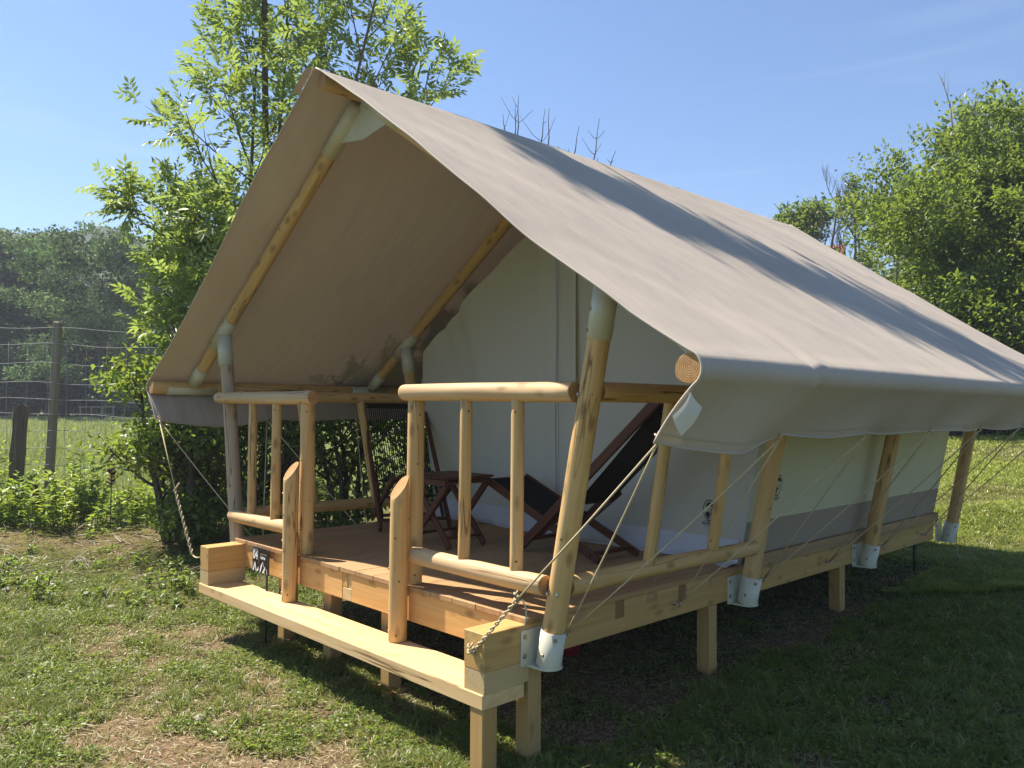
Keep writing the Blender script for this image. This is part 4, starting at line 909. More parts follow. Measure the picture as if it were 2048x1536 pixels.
for s in (1, -1):
    rip = lambda p, u, v, s=s: p+Vector((s*(0.012*math.sin(p.y*5.2+v)+0.008*math.sin(p.y*13)+0.028*math.exp(-((p.y-3.50)/0.07)**2))*v*0.8, 0, 0))
    quadgrid('wall_band', (s*wx(0), YI, 0.002), (s*wx(0), YE, 0.002), (s*wx(0.27), YE, 0.27), (s*wx(0.27), YI, 0.27), 60, 5, 'canvas_band', lambda p, u, v, s=s: rip(p, u, v*0.2))
    quadgrid('side_wall', (s*wx(0.27), YI, 0.27), (s*wx(0.27), YE, 0.27), (s*wx(1.25), YE, 1.25), (s*wx(1.25), YI, 1.25), 60, 14, 'canvas_cream_lit', lambda p, u, v: rip(p, u, 0.2+0.8*v))
    quadgrid('tent_roof', (s*1.77, YI, 1.49), (s*1.77, YE, 1.49), (0, YE, 2.66), (0, YI, 2.66), 40, 10, 'canvas_cream', lambda p, u, v: p+Vector((0, 0, -0.02*math.sin(PI*v)*math.sin(PI*u*3)**2)))
    quadgrid('eave_strip', (s*wx(1.25), YI, 1.25), (s*wx(1.25), YE, 1.25), (s*1.77, YE, 1.49), (s*1.77, YI, 1.49), 20, 2, 'canvas_cream')
    tube('corner_piping', [(s*(wx(z)+0.004), YI-0.004, z) for z in np.linspace(0.0, 1.25, 12)], 0.006, 'pvc_white', inner, 6)
quadgrid('back_wall', (-1.535, YE, 0), (1.535, YE, 0), (1.77, YE, 1.49), (-1.77, YE, 1.49), 20, 10, 'canvas_cream'); 
put('back_gable', py_mesh('back_gable', [(-1.77, YE, 1.49), (1.77, YE, 1.49), (0, YE, 2.66)], [(0, 1, 2)], ('canvas_cream',)), inner)
# white mud skirt spreading on the boards
V = []; n = 80; m = 6
for i in range(n+1):
    x = -1.53+3.075*i/n; fl_ = 0.04+0.035*math.sin(x*3+1)+0.02*math.sin(x*9)+0.10*max(0, (x-1.1)/0.45)
    for j in range(m+1):
        t = j/m
        if t < 0.5: q = t/0.5; V.append((x, YI-0.012-0.012*q, 0.150*(1-q)+0.010+0.006*math.sin(x*14)*q))
        else: q = (t-0.5)/0.5; V.append((x+0.0*q, YI-0.024-fl_*q, 0.010*(1-q)+0.004+0.005*(1+math.sin(x*17+q))*math.sin(PI*q)))
put('mud_skirt', py_mesh('mud_skirt', V, [(i*(m+1)+j, (i+1)*(m+1)+j, (i+1)*(m+1)+j+1, i*(m+1)+j+1) for i in range(n) for j in range(m)], ('pvc_white',), True), inner)
# door panel with seams and blue zip
quadgrid('door_panel', (-0.235, YI-0.030, 0.16), (0.185, YI-0.030, 0.16), (0.185, YI-0.040, 2.30), (-0.235, YI-0.040, 2.30), 14, 20, 'canvas_cream', lambda p, u, v: p+Vector((0, 0.010*math.sin(u*9+v*3), 0)) )
tube('zip', [(-0.015+0.006*math.sin(z*5), YI-0.046, z) for z in np.linspace(0.16, 2.25, 30)], 0.0022, 'zip_blue', inner, 5)
tube('zip', [(0.006+0.010*math.sin(z*3), YI-0.046, z) for z in np.linspace(0.16, 2.25, 30)], 0.0014, 'zip_blue', inner, 5)
# round printed emblem with lettering, front wall and side wall
def emblem(M):
    parts_o = []
    V = []; F = []; n = 40
    def outl(t, k): # pin shape: circle drawn down to a point
        x = math.cos(t); z = math.sin(t); z2 = z*1.06-0.10*(1-abs(x))*(z < 0)*2.2 if z < -0.3 else z*1.06
        return (x*0.082*k, z2*0.098*k)
    for i in range(n):
        t = 2*PI*i/n; a = outl(t, 1.0); b = outl(t, 0.90); V += [(a[0], 0, a[1]), (b[0], 0, b[1])]
    F = [(2*i, 2*((i+1) % n), 2*((i+1) % n)+1, 2*i+1) for i in range(n)]
    def poly(pts):
        o = len(V); V.extend([(x, 0, z) for x, z in pts]); F.append(tuple(range(o, o+len(pts))))
    poly([(-0.050, 0.035), (-0.030, 0.066), (0.0, 0.080), (0.034, 0.066), (0.058, 0.036), (0.040, 0.030), (0.030, 0.022), (0.018, 0.036), (-0.012, 0.042), (-0.040, 0.022)])
    poly([(-0.052, -0.030), (-0.020, -0.020), (0.004, -0.050), (-0.010, -0.056), (-0.004, -0.096), (-0.022, -0.090), (-0.046, -0.066)])
    for k in range(5): poly([(0.016-0.006*k, 0.012-0.016*k), (0.034-0.004*k, 0.004-0.014*k), (0.033-0.004*k, -0.002-0.014*k), (0.014-0.006*k, 0.006-0.016*k)])
    poly([(0.030, 0.020), (0.040, -0.010), (0.038, -0.035), (0.014, -0.060), (0.010, -0.056), (0.033, -0.033), (0.035, -0.010), (0.026, 0.018)])
    for zz, hh in ((-0.118, 0.004), (-0.172, 0.003)): poly([(-0.062, zz), (0.062, zz), (0.062, zz-hh), (-0.062, zz-hh)])
    put('emblem', py_mesh('emblem', V, F, ('print_black',)), inner, M)
    cu = bpy.data.curves.new('emblem_text', 'FONT'); cu.body = 'IGHEAD'; cu.size = 0.044; cu.align_x = 'RIGHT'; cu.extrude = 0.0004; cu.offset = 0.0008; cu.materials.append(MATS['print_black'])
    put('emblem_text', text_mesh(cu), inner, M @ Matrix.Translation((0.064, 0, -0.160)) @ Matrix.Rotation(PI/2, 4, 'X'))
emblem(Matrix.Translation((1.352, YI-0.040, 0.335)) @ Matrix.Scale(0.62, 4))
tl = math.atan((0.235)/1.25)
emblem(Matrix.Translation((wx(0.49)+0.030, 2.19, 0.500)) @ Matrix.Rotation(tl, 4, 'Y') @ Matrix.Rotation(PI/2, 4, 'Z') @ Matrix.Scale(0.62, 4))

# ------------------------------------------------------------------ guy ropes
def rope_pts(a, b, sag=0.01, n=8):
    a = Vector(a); b = Vector(b); return [a.lerp(b, i/n)+Vector((0, 0, -sag*math.sin(PI*i/n))) for i in range(n+1)]
anch = [(2.470, -0.235, 0.862), (2.462, 0.70, 0.858), (2.462, 1.63, 0.858), (2.462, 2.56, 0.858), (2.462, 3.50, 0.858), (2.462, 4.43, 0.858), (2.462, 5.38, 0.858)]
eyes = [(1.580, y, -0.120) for y in (0.235, 1.186, 2.124, 3.094, 4.03, 4.975)]
def hole(y): return Vector((1.478, -0.268, -0.118))
GR = 'guy ropes of the tent'
def rope(label, pts, extra=None, r=0.0042):
    t = thing('guy_rope', label, 'rope', tuple(pts[0]), GR); tube('cord', pts, r, 'rope_fibre', t, 6)
    for nm, pp, rr, mt in (extra or []): tube(nm, pp, rr, mt, t, 6)
    return t
def knot(p, r=0.011):
    p = Vector(p); return [p+Vector((r*math.cos(t)*0.8, r*math.sin(t), 0.6*r*math.sin(2*t+1)+0.004*t-0.012)) for t in np.linspace(0, 4*PI, 22)]
# front right corner rope: straight part, then twisted back on itself down to the block
tw_top = Vector((1.63, -0.10, 0.165)); bend = tw_top
def helix(a, b, turns, r, ph, n=60):
    a = Vector(a); b = Vector(b); z = (b-a).normalized(); x = z.cross(Vector((0, 0, 1))).normalized(); y = z.cross(x); return [a.lerp(b, i/n)+(x*math.cos(2*PI*turns*i/n+ph)+y*math.sin(2*PI*turns*i/n+ph))*r*(0.6+0.5*math.sin(i*0.9+ph)**2) for i in range(n+1)]
A0 = Vector(anch[0])
import sys
def mid_on(px, py, dep): return CP+dep*(fwd+r2*((px-1024)/1609)+u2*((768-py)/1609))
twt = Vector((1.735, -0.245, 0.155))
rope('rope from the front right canvas corner twisted round itself to the beam end', [A0, A0.lerp(twt, .5)+Vector((0, 0, -0.006)), twt],
     [('twist', helix(twt, (1.478, -0.272, -0.118), 5, 0.0065, 0), 0.0042, 'rope_fibre'), ('twist', helix(twt, (1.478, -0.272, -0.118), 5, 0.0065, PI), 0.0042, 'rope_fibre'), ('knot', knot(twt), 0.0042, 'rope_fibre'), ('knot', knot((1.478, -0.279, -0.118), 0.016), 0.005, 'rope_fibre'),
      ('tail', [twt, twt+Vector((.03, .01, 0.004)), twt+Vector((.045, .015, -0.03)), twt+Vector((.047, .015, -0.075)), twt+Vector((.038, .01, -0.115))], 0.004, 'rope_fibre')])
rope('straight rope from the front right canvas corner to the first eye bolt', rope_pts(A0, eyes[0]), [('knot', knot(A0), 0.004, 'rope_fibre')])
ordn = ['second', 'third', 'fourth', 'fifth', 'sixth', 'last']; eyn = ['first', 'second', 'third', 'fourth', 'fifth', 'last']
for k in range(1, 6):
    rope('rope from %s tie point of right hem slanting forward to %s eye bolt' % (ordn[k-1], eyn[k-1]), rope_pts(anch[k], eyes[k-1], 0.012), [('knot', knot(anch[k], 0.008), 0.004, 'rope_fibre')])
    rope('rope from %s tie point of right hem down to %s eye bolt' % (ordn[k-1], eyn[k]), rope_pts(anch[k], eyes[k], 0.006))
rope('rope with a loose end hanging below the rear right post socket', rope_pts(anch[6], (1.585, 5.30, -0.04), 0.01), [('tail', [(1.69, 5.42, 0.02), (1.70, 5.42, -0.12), (1.70, 5.41, -0.25), (1.71, 5.42, -0.34), (1.735, 5.44, -0.39)], 0.0035, 'rope_fibre')])
# left side
AL = [Vector((-x, y, z)) for x, y, z in anch]; el = [Vector((-x, y, z)) for x, y, z in eyes]
m1 = Vector((-2.02, -0.27, 0.34)); e1 = Vector((-1.66, -0.275, -0.11))
rope('thickly wound rope hanging from the front left canvas corner to the beam end', [AL[0], AL[0].lerp(m1, .5), m1], [('twist', helix(m1, e1, 6, 0.010, 0, 80), 0.0055, 'rope_fibre'), ('twist', helix(m1, e1, 6, 0.008, PI, 80), 0.005, 'rope_fibre'), ('twist', rope_pts(e1, (-1.555, -0.265, -0.115), 0.01), 0.006, 'rope_fibre'), ('tail', [m1, m1+Vector((.05, .01, .05))], 0.007, 'rope_fibre')])
rope('rope from the front left canvas corner crossing behind the front left post', rope_pts(AL[0], el[0]), [('knot', knot(AL[0]), 0.004, 'rope_fibre')])
for k in (1, 2, 3):
    rope('hedge side rope from %s left tie point slanting forward to %s eye bolt' % (ordn[k-1], eyn[k-1]), rope_pts(AL[k], el[k-1], 0.012)); rope('hedge side rope from %s left tie point down to %s eye bolt' % (ordn[k-1], eyn[k]), rope_pts(AL[k], el[k], 0.006))

# ------------------------------------------------------------------ furniture
def deck_chair(label, B, th, w=0.54, h=1.02, tail=1.14):
    """folding deck chair: two crossing frames; B = foot of the back frame (near side), th = facing direction"""
    f = Vector((math.cos(th), math.sin(th), 0)); s = Vector((-f.y, f.x, 0)); B = Vector(B); up = Vector((0, 0, 1)); t = thing('deck_chair', label, 'chair', tuple(B-f*0.35+s*w/2))
    def P(a, z, k): return B+f*a+up*z+s*k
    cz = 0.02
    for i, k in enumerate((0.0, w)):
        bar('back_rail', P(0.02, cz, k), P(-tail, h+0.02, k), 0.062, 0.026, 'dark_wood', t, ref=s)
        ki = k+(0.032 if i == 0 else -0.032)
        bar('seat_rail', P(-0.67, cz, ki), P(0.40, 0.46, ki), 0.054, 0.024, 'dark_wood', t, ref=s)
        bar('brace', P(-0.10, 0.10, ki*1.0), P(-0.52, 0.42, ki), 0.042, 0.020, 'dark_wood', t, ref=s)
    for a, z, n_ in ((-tail, h, 'top_bar'), (-0.05, 0.085, 'foot_bar'), (0.39, 0.455, 'front_bar'), (-0.60, 0.05, 'foot_bar')):
        bar(n_, P(a+0.015, z, 0.01), P(a+0.015, z, w-0.01), 0.045, 0.024, 'dark_wood', t, ref=up)
    # woven cords: back and seat
    nb = 26
    for q in range(nb):
        k = 0.045+(w-0.09)*q/(nb-1)
        pts = [P(-tail+0.03, h-0.015, k), P(-tail*0.72, h*0.70, k), P(-0.46, h*0.355, k)]
        tube('back_cord', pts, 0.0040, 'black_sling', t, 4)
        pts = [P(0.38, 0.462, k), P(0.10, 0.345, k), P(-0.20, 0.245, k)]
        tube('seat_cord', pts, 0.0042, 'black_sling', t, 4)
    for a, z in ((-tail+0.02, h-0.02), (-tail+0.05, h-0.045), (-0.46, 0.36), (-0.20, 0.25)): bar('cord_bar', P(a, z, 0.02), P(a, z, w-0.02), 0.016, 0.016, 'black_sling', t, ref=up)
    V = [P(-tail+0.02, h+0.005, 0.03), P(-tail+0.02, h+0.005, w-0.03), P(-tail+0.09, h-0.06, w-0.03), P(-tail+0.09, h-0.06, 0.03)]; nrm = Vector((f.x*0.6, f.y*0.6, 0.7))*0.008; V += [v+nrm for v in V]
    put('head_band', py_mesh('head_band', V, [(0, 1, 2, 3), (7, 6, 5, 4), (0, 4, 5, 1), (1, 5, 6, 2), (2, 6, 7, 3), (3, 7, 4, 0)], ('black_sling',)), t)
    return t, P
deck_chair('dark wooden deck chair with corded back standing near the hedge side', (-1.07, 0.97, 0.0), -0.45, 0.56, 1.03, 1.15)
tR, PR = deck_chair('dark reddish deck chair seen side-on behind the right corner post', (0.27, 1.68, 0.0), PI, 0.46, 1.02, 1.14)
# black sling under the right chair seat
V = []; 
for i in range(11):
    u = i/10; a = 0.36-0.60*u; z = 0.445-0.20*u-0.06*math.sin(PI*u)
    for j in range(5): V.append(PR(a, z, 0.05+0.36*j/4))
put('sling_seat', py_mesh('sling_seat', V, [(i*5+j, (i+1)*5+j, (i+1)*5+j+1, i*5+j+1) for i in range(10) for j in range(4)], ('black_sling',), True), tR)
def side_table():
    wv = Vector((0.03, 1.0, 0)).normalized(); f = Vector((1.0, -0.03, 0)).normalized(); Cn = Vector((-0.295, 1.03, 0)); t = thing('side_table', 'small dark wooden folding table between the two deck chairs', 'table', tuple(Cn)); H = 0.495; hw = 0.195; hd = 0.245
    def P(a, b, z): return Cn+wv*a+f*b+Vector((0, 0, z))
    for k in range(6): b = -hd+0.04+(2*hd-0.08)*k/5; bar('table_slat', P(-hw-0.03, b, H), P(hw+0.03, b, H), 0.070, 0.016, 'dark_wood', t, ref=Vector((0, 0, 1)).cross(wv).cross(wv))
    for a in (-hw, hw):
        bar('apron', P(a, -hd+0.02, H-0.035), P(a, hd-0.02, H-0.035), 0.045, 0.020, 'dark_wood', t, ref=wv)
        bar('leg', P(a*0.92, hd-0.04, H-0.05), P(a*0.92, -hd+0.05, 0.012), 0.050, 0.022, 'dark_wood', t, ref=wv); bar('leg', P(a*0.80, -hd+0.04, H-0.05), P(a*0.80, hd-0.03, 0.012), 0.050, 0.022, 'dark_wood', t, ref=wv)
    for b, k in ((hd-0.07, 0.80), (-hd+0.09, 0.92)): bar('crossbar', P(-hw*k, b, 0.075), P(hw*k, b, 0.075), 0.040, 0.018, 'dark_wood', t, ref=Vector((0, 0, 1)))
    bar('apron', P(-hw, hd-0.03, H-0.035), P(hw, hd-0.03, H-0.035), 0.042, 0.018, 'dark_wood', t, ref=Vector((0, 0, 1)))
side_table()

# ------------------------------------------------------------------ plot sign
def sign():
    t = thing('plot_sign', 'small black plate with white number 04 and mountain drawing on a dark stake', 'sign', (-1.06, -0.05, G(-1.06, -0.05))); y = -0.040
    box('plate', (-1.178, y, -0.184), (-0.935, y+0.006, -0.010), 'sign_black', t, 0.001)
    tube('stake', [(-0.985, y+0.013, -0.06), (-0.985, y+0.013, G(-1, 0)-0.05)], 0.008, 'dark_metal', t, 8)
    def txt(s, x, z, size, mat, sx=1.0, bold=0.0):
        cu = bpy.data.curves.new('lettering', 'FONT'); cu.body = s; cu.size = size; cu.extrude = 0.0005; cu.offset = bold; cu.materials.append(MATS[mat]); put('lettering', text_mesh(cu), t, Matrix.Translation((x, y-0.0012, z)) @ Matrix.Rotation(PI/2, 4, 'X') @ Matrix.Diagonal((sx, 1, 1, 1)))
    txt('04', -1.168, -0.092, 0.088, 'sign_white', 0.80, 0.0015); txt('Lubrza', -1.055, -0.082, 0.032, 'sign_white', 0.80, 0.0006)
    def poly(name, pts, mat, dz=0.0): put(name, py_mesh(name, [(x, y-0.0015-dz, z) for x, z in pts], [tuple(range(len(pts)))], (mat,)), t)
    poly('divider', [(-1.084, -0.025), (-1.081, -0.025), (-1.081, -0.125), (-1.084, -0.125)], 'sign_grey'); poly('small_print', [(-1.165, -0.020), (-1.100, -0.020), (-1.100, -0.027), (-1.165, -0.027)], 'sign_grey')
    poly('small_print', [(-1.060, -0.045), (-0.965, -0.045), (-0.965, -0.052), (-1.060, -0.052)], 'sign_grey')
    B = -0.178
    poly('peak', [(-1.176, -0.112), (-1.150, -0.118), (-1.165, -0.150), (-1.176, B)], 'sign_blue'); poly('peak', [(-1.172, B), (-1.135, -0.108), (-1.138, -0.140), (-1.155, B)], 'sign_white'); poly('peak', [(-1.135, -0.108), (-1.110, B), (-1.122, B), (-1.136, -0.135)], 'sign_white')
    poly('peak', [(-1.105, -0.168), (-1.080, -0.136), (-1.085, -0.165), (-1.095, -0.176)], 'sign_white'); poly('peak', [(-1.065, B), (-1.050, -0.130), (-1.020, -0.098), (-1.030, -0.130), (-1.055, B)], 'sign_white')
    poly('peak', [(-1.020, -0.098), (-0.998, -0.138), (-1.002, -0.138), (-1.020, -0.106)], 'sign_white', .0002); poly('peak', [(-1.030, B), (-0.985, -0.124), (-0.986, -0.150), (-1.010, B)], 'sign_white'); poly('peak', [(-1.002, -0.166), (-0.985, B), (-0.990, B), (-1.008, -0.170)], 'sign_white', .0002); poly('peak', [(-0.968, -0.140), (-0.952, B-0.0), (-0.958, B), (-0.970, -0.146)], 'sign_white')
    for x, z in ((-1.170, -0.017), (-0.946, -0.020)): bolt((x, y-0.001, z), (0, -1, 0), 0.003, 'steel', t, 0.002)
sign()
# red bucket dimly seen under the deck
def bucket():
    x, y = 0.62, 1.30; g = G(x, y); t = thing('red_bucket', 'red plastic bucket in the dark under the deck', 'bucket', (x, y, g)); V = []; F = []; n = 20
    for z, r in ((0, 0.085), (0.20, 0.11), (0.205, 0.118), (0.22, 0.118), (0.22, 0.108), (0.02, 0.08)):
        for j in range(n): a = 2*PI*j/n; V.append((x+r*math.cos(a), y+r*math.sin(a), g+z))
    for i in range(5):
        for j in range(n): F.append((i*n+j, i*n+(j+1) % n, (i+1)*n+(j+1) % n, (i+1)*n+j))
    F.append(tuple(range(n-1, -1, -1))); put('pail', py_mesh('pail', V, F, ('red_plastic',), True), t); tube('handle', [(x+0.118*math.cos(a), y, g+0.20-0.09*math.sin(a)*0.3) for a in np.linspace(0, PI, 10)], 0.003, 'steel', t)
bucket()
# stones on the grass
STN = 'stones lying in the grass'
for i, (px, py_, r, lab) in enumerate(((0.05, -0.92, 0.034, 'rounded brown stone on the bare soil before the bench'), (-3.9, -1.0, 0.035, 'pale stone lying far left in the worn grass'), (-2.7, -0.5, 0.040, 'small whitish stone near the left beam end'), (3.32, 0.42, 0.030, 'pale pebble at the near edge of the gravel patch'), (3.75, 0.62, 0.032, 'flat pale pebble at the far edge of the gravel patch'), (3.70, -0.15, 0.026, 'lone white pebble in the shaded grass'))):
    bm = bmesh.new(); bmesh.ops.create_icosphere(bm, subdivisions=2, radius=r); rs = random.Random(i)
    for v in bm.verts: v.co = Vector((v.co.x*1.35, v.co.y, v.co.z*0.7))*(1+rs.uniform(-0.12, 0.12))
    me = bpy.data.meshes.new('stone'); bm.to_mesh(me); bm.free(); me.materials.append(MATS['stone'])
    tag(put('stone', me, None, Matrix.Translation((px, py_, G(px, py_)+r*0.45)) @ Matrix.Rotation(rs.uniform(0, 3), 4, 'Z')), lab, 'stone', STN)
def gravel():
    r = np.random.default_rng(9); n = 900; x = r.normal(3.5, 0.38, n); y = r.normal(0.52, 0.22, n); m2 = 500; x = np.concatenate([x, r.uniform(-2.5, 4.2, m2)]); y = np.concatenate([y, r.uniform(-2.2, 1.0, m2)]); n += m2
    s = r.uniform(0.004, 0.014, n); oc = np.array([(1, 0, 0), (0, 1, 0), (-1, 0, 0), (0, -1, 0), (0, 0, .7), (0, 0, -.7)]); tri = np.array([(0, 1, 4), (1, 2, 4), (2, 3, 4), (3, 0, 4), (1, 0, 5), (2, 1, 5), (3, 2, 5), (0, 3, 5)])
    V = (np.stack([x, y, gz(x, y)+s*0.3], -1)[:, None]+oc[None]*s[:, None, None]*r.uniform(0.7, 1.3, (n, 6, 1))).reshape(-1, 3); F = (np.arange(n)[:, None, None]*6+tri[None]).reshape(-1, 3)
    o = put('gravel', np_mesh('gravel', V, F, None, ('stone',))); o['kind'] = 'stuff'; tag(o, 'pale gravel and pebbles scattered in the soil', 'gravel')
gravel()

# ------------------------------------------------------------------ grass, weeds, straw
def blades(x, y, h, wd, lean, col, r, bend=0.5):
    n = len(x); z = gz(x, y)-0.004; a = r.uniform(0, 2*PI, n); b = r.uniform(0, 2*PI, n); cx, cy = np.cos(a), np.sin(a); lx, ly = np.cos(b)*lean, np.sin(b)*lean
    P = np.stack([x, y, z], -1); S = np.stack([cx, cy, np.zeros(n)], -1)*wd[:, None]*0.5; M1 = P+np.stack([lx*h*0.35, ly*h*0.35, h*0.55], -1); T = P+np.stack([lx*h*(0.6+bend), ly*h*(0.6+bend), h*(1-0.35*lean)], -1)
    V = np.stack([P-S, P+S, M1+S*0.75, M1-S*0.75, T], 1).reshape(-1, 3); i = np.arange(n)[:, None]*5
    F = np.concatenate([i+np.array([[0, 1, 2]]), i+np.array([[0, 2, 3]]), i+np.array([[3, 2, 4]])], 0)
    return V, F, np.repeat(col, 5, 0)
def in_deck(x, y): return (np.abs(x) < 1.62) & (y > 0.25) & (y < 5.3)
def lawn():
    r = np.random.default_rng(3); parts = []
    # near lawn, denser towards the camera
    n = 900000; dep = r.uniform(1.2**0.5, 9.5**0.5, n)**2; lat = r.uniform(-1, 1, n)*(dep*0.70+0.4); x = CP.x+fwd.x/math.hypot(fwd.x, fwd.y)*dep+rt.x*lat; y = CP.y+fwd.y/math.hypot(fwd.x, fwd.y)*dep+rt.y*lat
    w_ = dep*(dep*0.7+0.4); lu = lush(x, y); cl = vnoise(x, y, 9, 71, 3)
    keep = (r.random(n) < np.clip(0.10+0.9*(lu*1.5-0.25), 0.07, 0.9)*np.clip(cl*1.6-0.15, 0.15, 1)*np.where(in_deck(x, y), 0.35, 1)*np.where(np.hypot(x-CP.x, y-CP.y) > 3, 1, 0.8)) & (np.hypot(x, y) < 40)
    x, y, lu, dep, cl = x[keep], y[keep], lu[keep], dep[keep], cl[keep]; n = len(x)
    h = (0.022+0.055*lu*r.uniform(0.4, 1.3, n))*(0.7+0.6*cl)*(1+0.9*(r.random(n) < 0.02)); wd = r.uniform(0.003, 0.006, n)*(1+dep*0.06)
    dry = r.random(n) < np.clip(0.75-lu*1.0, 0.12, 0.7); col = vary((0.16, 0.21, 0.042), n, 0.30, 0.6, r); col[dry] = vary((0.40, 0.33, 0.19), dry.sum(), 0.25, 0.0, r)
    lean = r.uniform(0.3, 1.2, n)+dry*0.6; parts.append(blades(x, y, h, wd, lean, col, r))
    o = put('grass', np_mesh('grass', *merge(parts)[:2], merge(parts)[2], ('grass_blade',))); o['kind'] = 'stuff'; tag(o, 'short patchy grass with dry straw around the platform', 'grass')
    print('near grass', n)
lawn()
def lawn_right():
    r = np.random.default_rng(4); n = 420000; dep = 6.5+(40-6.5)*r.random(n)**1.9; px = r.uniform(1560, 2350, n); lat = dep*(px-1024)/1609; hx = math.hypot(fwd.x, fwd.y); x = CP.x+fwd.x/hx*dep+rt.x*lat; y = CP.y+fwd.y/hx*dep+rt.y*lat
    keep = ~in_deck(x, y); x, y, dep = x[keep], y[keep], dep[keep]; n = len(x); cl = vnoise(x, y, 3, 81, 3); br = vnoise(x, y, 0.8, 82, 3)
    h = r.uniform(0.03, 0.075, n)*(0.6+0.8*cl); wd = r.uniform(0.006, 0.012, n)*(0.6+dep*0.10); col = vary((0.33, 0.38, 0.07), n, 0.22, 0.6, r); dry = r.random(n) < np.clip(br*1.3-0.45, 0.06, 0.7); col[dry] = vary((0.26, 0.23, 0.10), dry.sum(), 0.2, 0, r)
    o = put('grass', np_mesh('grass', *blades(x, y, h, wd, r.uniform(0.3, 1.0, n), col, r)[:2], np.repeat(col, 5, 0), ('grass_blade',))); o['kind'] = 'stuff'; tag(o, 'sunlit mown lawn stretching behind the tent on the right', 'grass')
lawn_right()
def meadow():
    r = np.random.default_rng(5); n = 200000; dep = 11.5+(58-11.5)*r.random(n)**1.6; px = r.uniform(-220, 640, n); lat = dep*(px-1024)/1609; hx = math.hypot(fwd.x, fwd.y); x = CP.x+fwd.x/hx*dep+rt.x*lat; y = CP.y+fwd.y/hx*dep+rt.y*lat
    cl = vnoise(x, y, 1.3, 91, 3); h = r.uniform(0.22, 0.48, n)*(0.6+0.7*cl)*np.clip(1.15-dep/90, 0.4, 1); wd = r.uniform(0.010, 0.020, n)*(0.5+dep*0.06); col = vary((0.30, 0.35, 0.11), n, 0.2, 0.4, r); pale = r.random(n) < 0.25; col[pale] = vary((0.52, 0.52, 0.27), pale.sum(), 0.2, 0, r)
    o = put('meadow_grass', np_mesh('meadow_grass', *blades(x, y, h, wd, r.uniform(0.1, 0.5, n), col, r, 0.3)[:2], np.repeat(col, 5, 0), ('grass_blade',))); o['kind'] = 'stuff'; tag(o, 'tall pale green meadow grass beyond the wire fence', 'grass')
meadow()
def broad_leaves():
    """clover, plantain and creeping weeds lying close to the soil"""
    r = np.random.default_rng(6); n = 260000; dep = r.uniform(1.2**0.5, 10**0.5, n)**2; lat = r.uniform(-1, 1, n)*(dep*0.70+0.4); hx = math.hypot(fwd.x, fwd.y); x = CP.x+fwd.x/hx*dep+rt.x*lat; y = CP.y+fwd.y/hx*dep+rt.y*lat
    cl = vnoise(x, y, 2.2, 61, 3); lu = lush(x, y); keep = (cl > 0.42) & (lu > 0.36) & ~in_deck(x, y) & (r.random(n) < 0.75); x, y, lu, dep = x[keep], y[keep], lu[keep], dep[keep]; n = len(x)
    s = r.uniform(0.012, 0.030, n); P = np.stack([x, y, gz(x, y)+r.uniform(0.008, 0.045, n)], -1); a = r.uniform(0, 2*PI, n); D = np.stack([np.cos(a), np.sin(a), r.uniform(-0.1, 0.5, n)], -1)
    V, F, Cc = leaf_fan(P, D, rand_dir(n, 2.2, r), s, s*r.uniform(0.55, 0.9, n), vary((0.15, 0.22, 0.045), n, 0.28, 0.4, r))
    o = put('ground_cover', np_mesh('ground_cover', V, F, Cc, ('leaf',))); o['kind'] = 'stuff'; tag(o, 'low clover and creeping weeds in the grass', 'ground cover')
    # straw and chips lying flat on bare soil
    n = 75000; dep = r.uniform(1.4**0.5, 9**0.5, n)**2; lat = r.uniform(-1, 1, n)*(dep*0.70+0.4); x = CP.x+fwd.x/hx*dep+rt.x*lat; y = CP.y+fwd.y/hx*dep+rt.y*lat; lu = lush(x, y); keep = (lu < 0.72+0.15*r.random(n)); x, y = x[keep], y[keep]; n = len(x)
    a = r.uniform(0, 2*PI, n); D = np.stack([np.cos(a), np.sin(a), r.normal(0, 0.12, n)], -1); Ls = r.uniform(0.02, 0.09, n)
    V, F, Cc = leaf_fan(np.stack([x, y, gz(x, y)+r.uniform(0.006, 0.022, n)], -1), D, rand_dir(n, 4, r), Ls, r.uniform(0.003, 0.006, n), vary((0.42, 0.35, 0.21), n, 0.3, 0.0, r), 0.02)
    o = put('straw_litter', np_mesh('straw_litter', V, F, Cc, ('grass_blade',))); o['kind'] = 'stuff'; tag(o, 'dry straw and stalks lying on the worn soil', 'straw')
broad_leaves()
def tussocks():
    r = np.random.default_rng(12); parts = []
    for k in range(260):
        dep = r.uniform(2.0, 9.0); px = r.uniform(-60, 2100); x0 = CP.x+fwd.x*dep+rt.x*dep*(px-1024)/1609; y0 = CP.y+fwd.y*dep+rt.y*dep*(px-1024)/1609
        if in_deck(np.array(x0), np.array(y0)) or (abs(x0) < 1.7 and y0 > -0.35 and y0 < 5.3): continue
        n = int(r.uniform(18, 60)); x = x0+r.normal(0, 0.035, n); y = y0+r.normal(0, 0.035, n); parts.append(blades(x, y, r.uniform(0.06, 0.15, n), r.uniform(0.004, 0.008, n), r.uniform(0.4, 1.1, n), vary((0.095, 0.155, 0.025), n, 0.2, 0.5, r), r))
    V, F, Cc = merge(parts); o = put('grass_tussocks', np_mesh('grass_tussocks', V, F, Cc, ('grass_blade',))); o['kind'] = 'stuff'; tag(o, 'longer bright green grass tufts standing out of the lawn', 'grass')
tussocks()
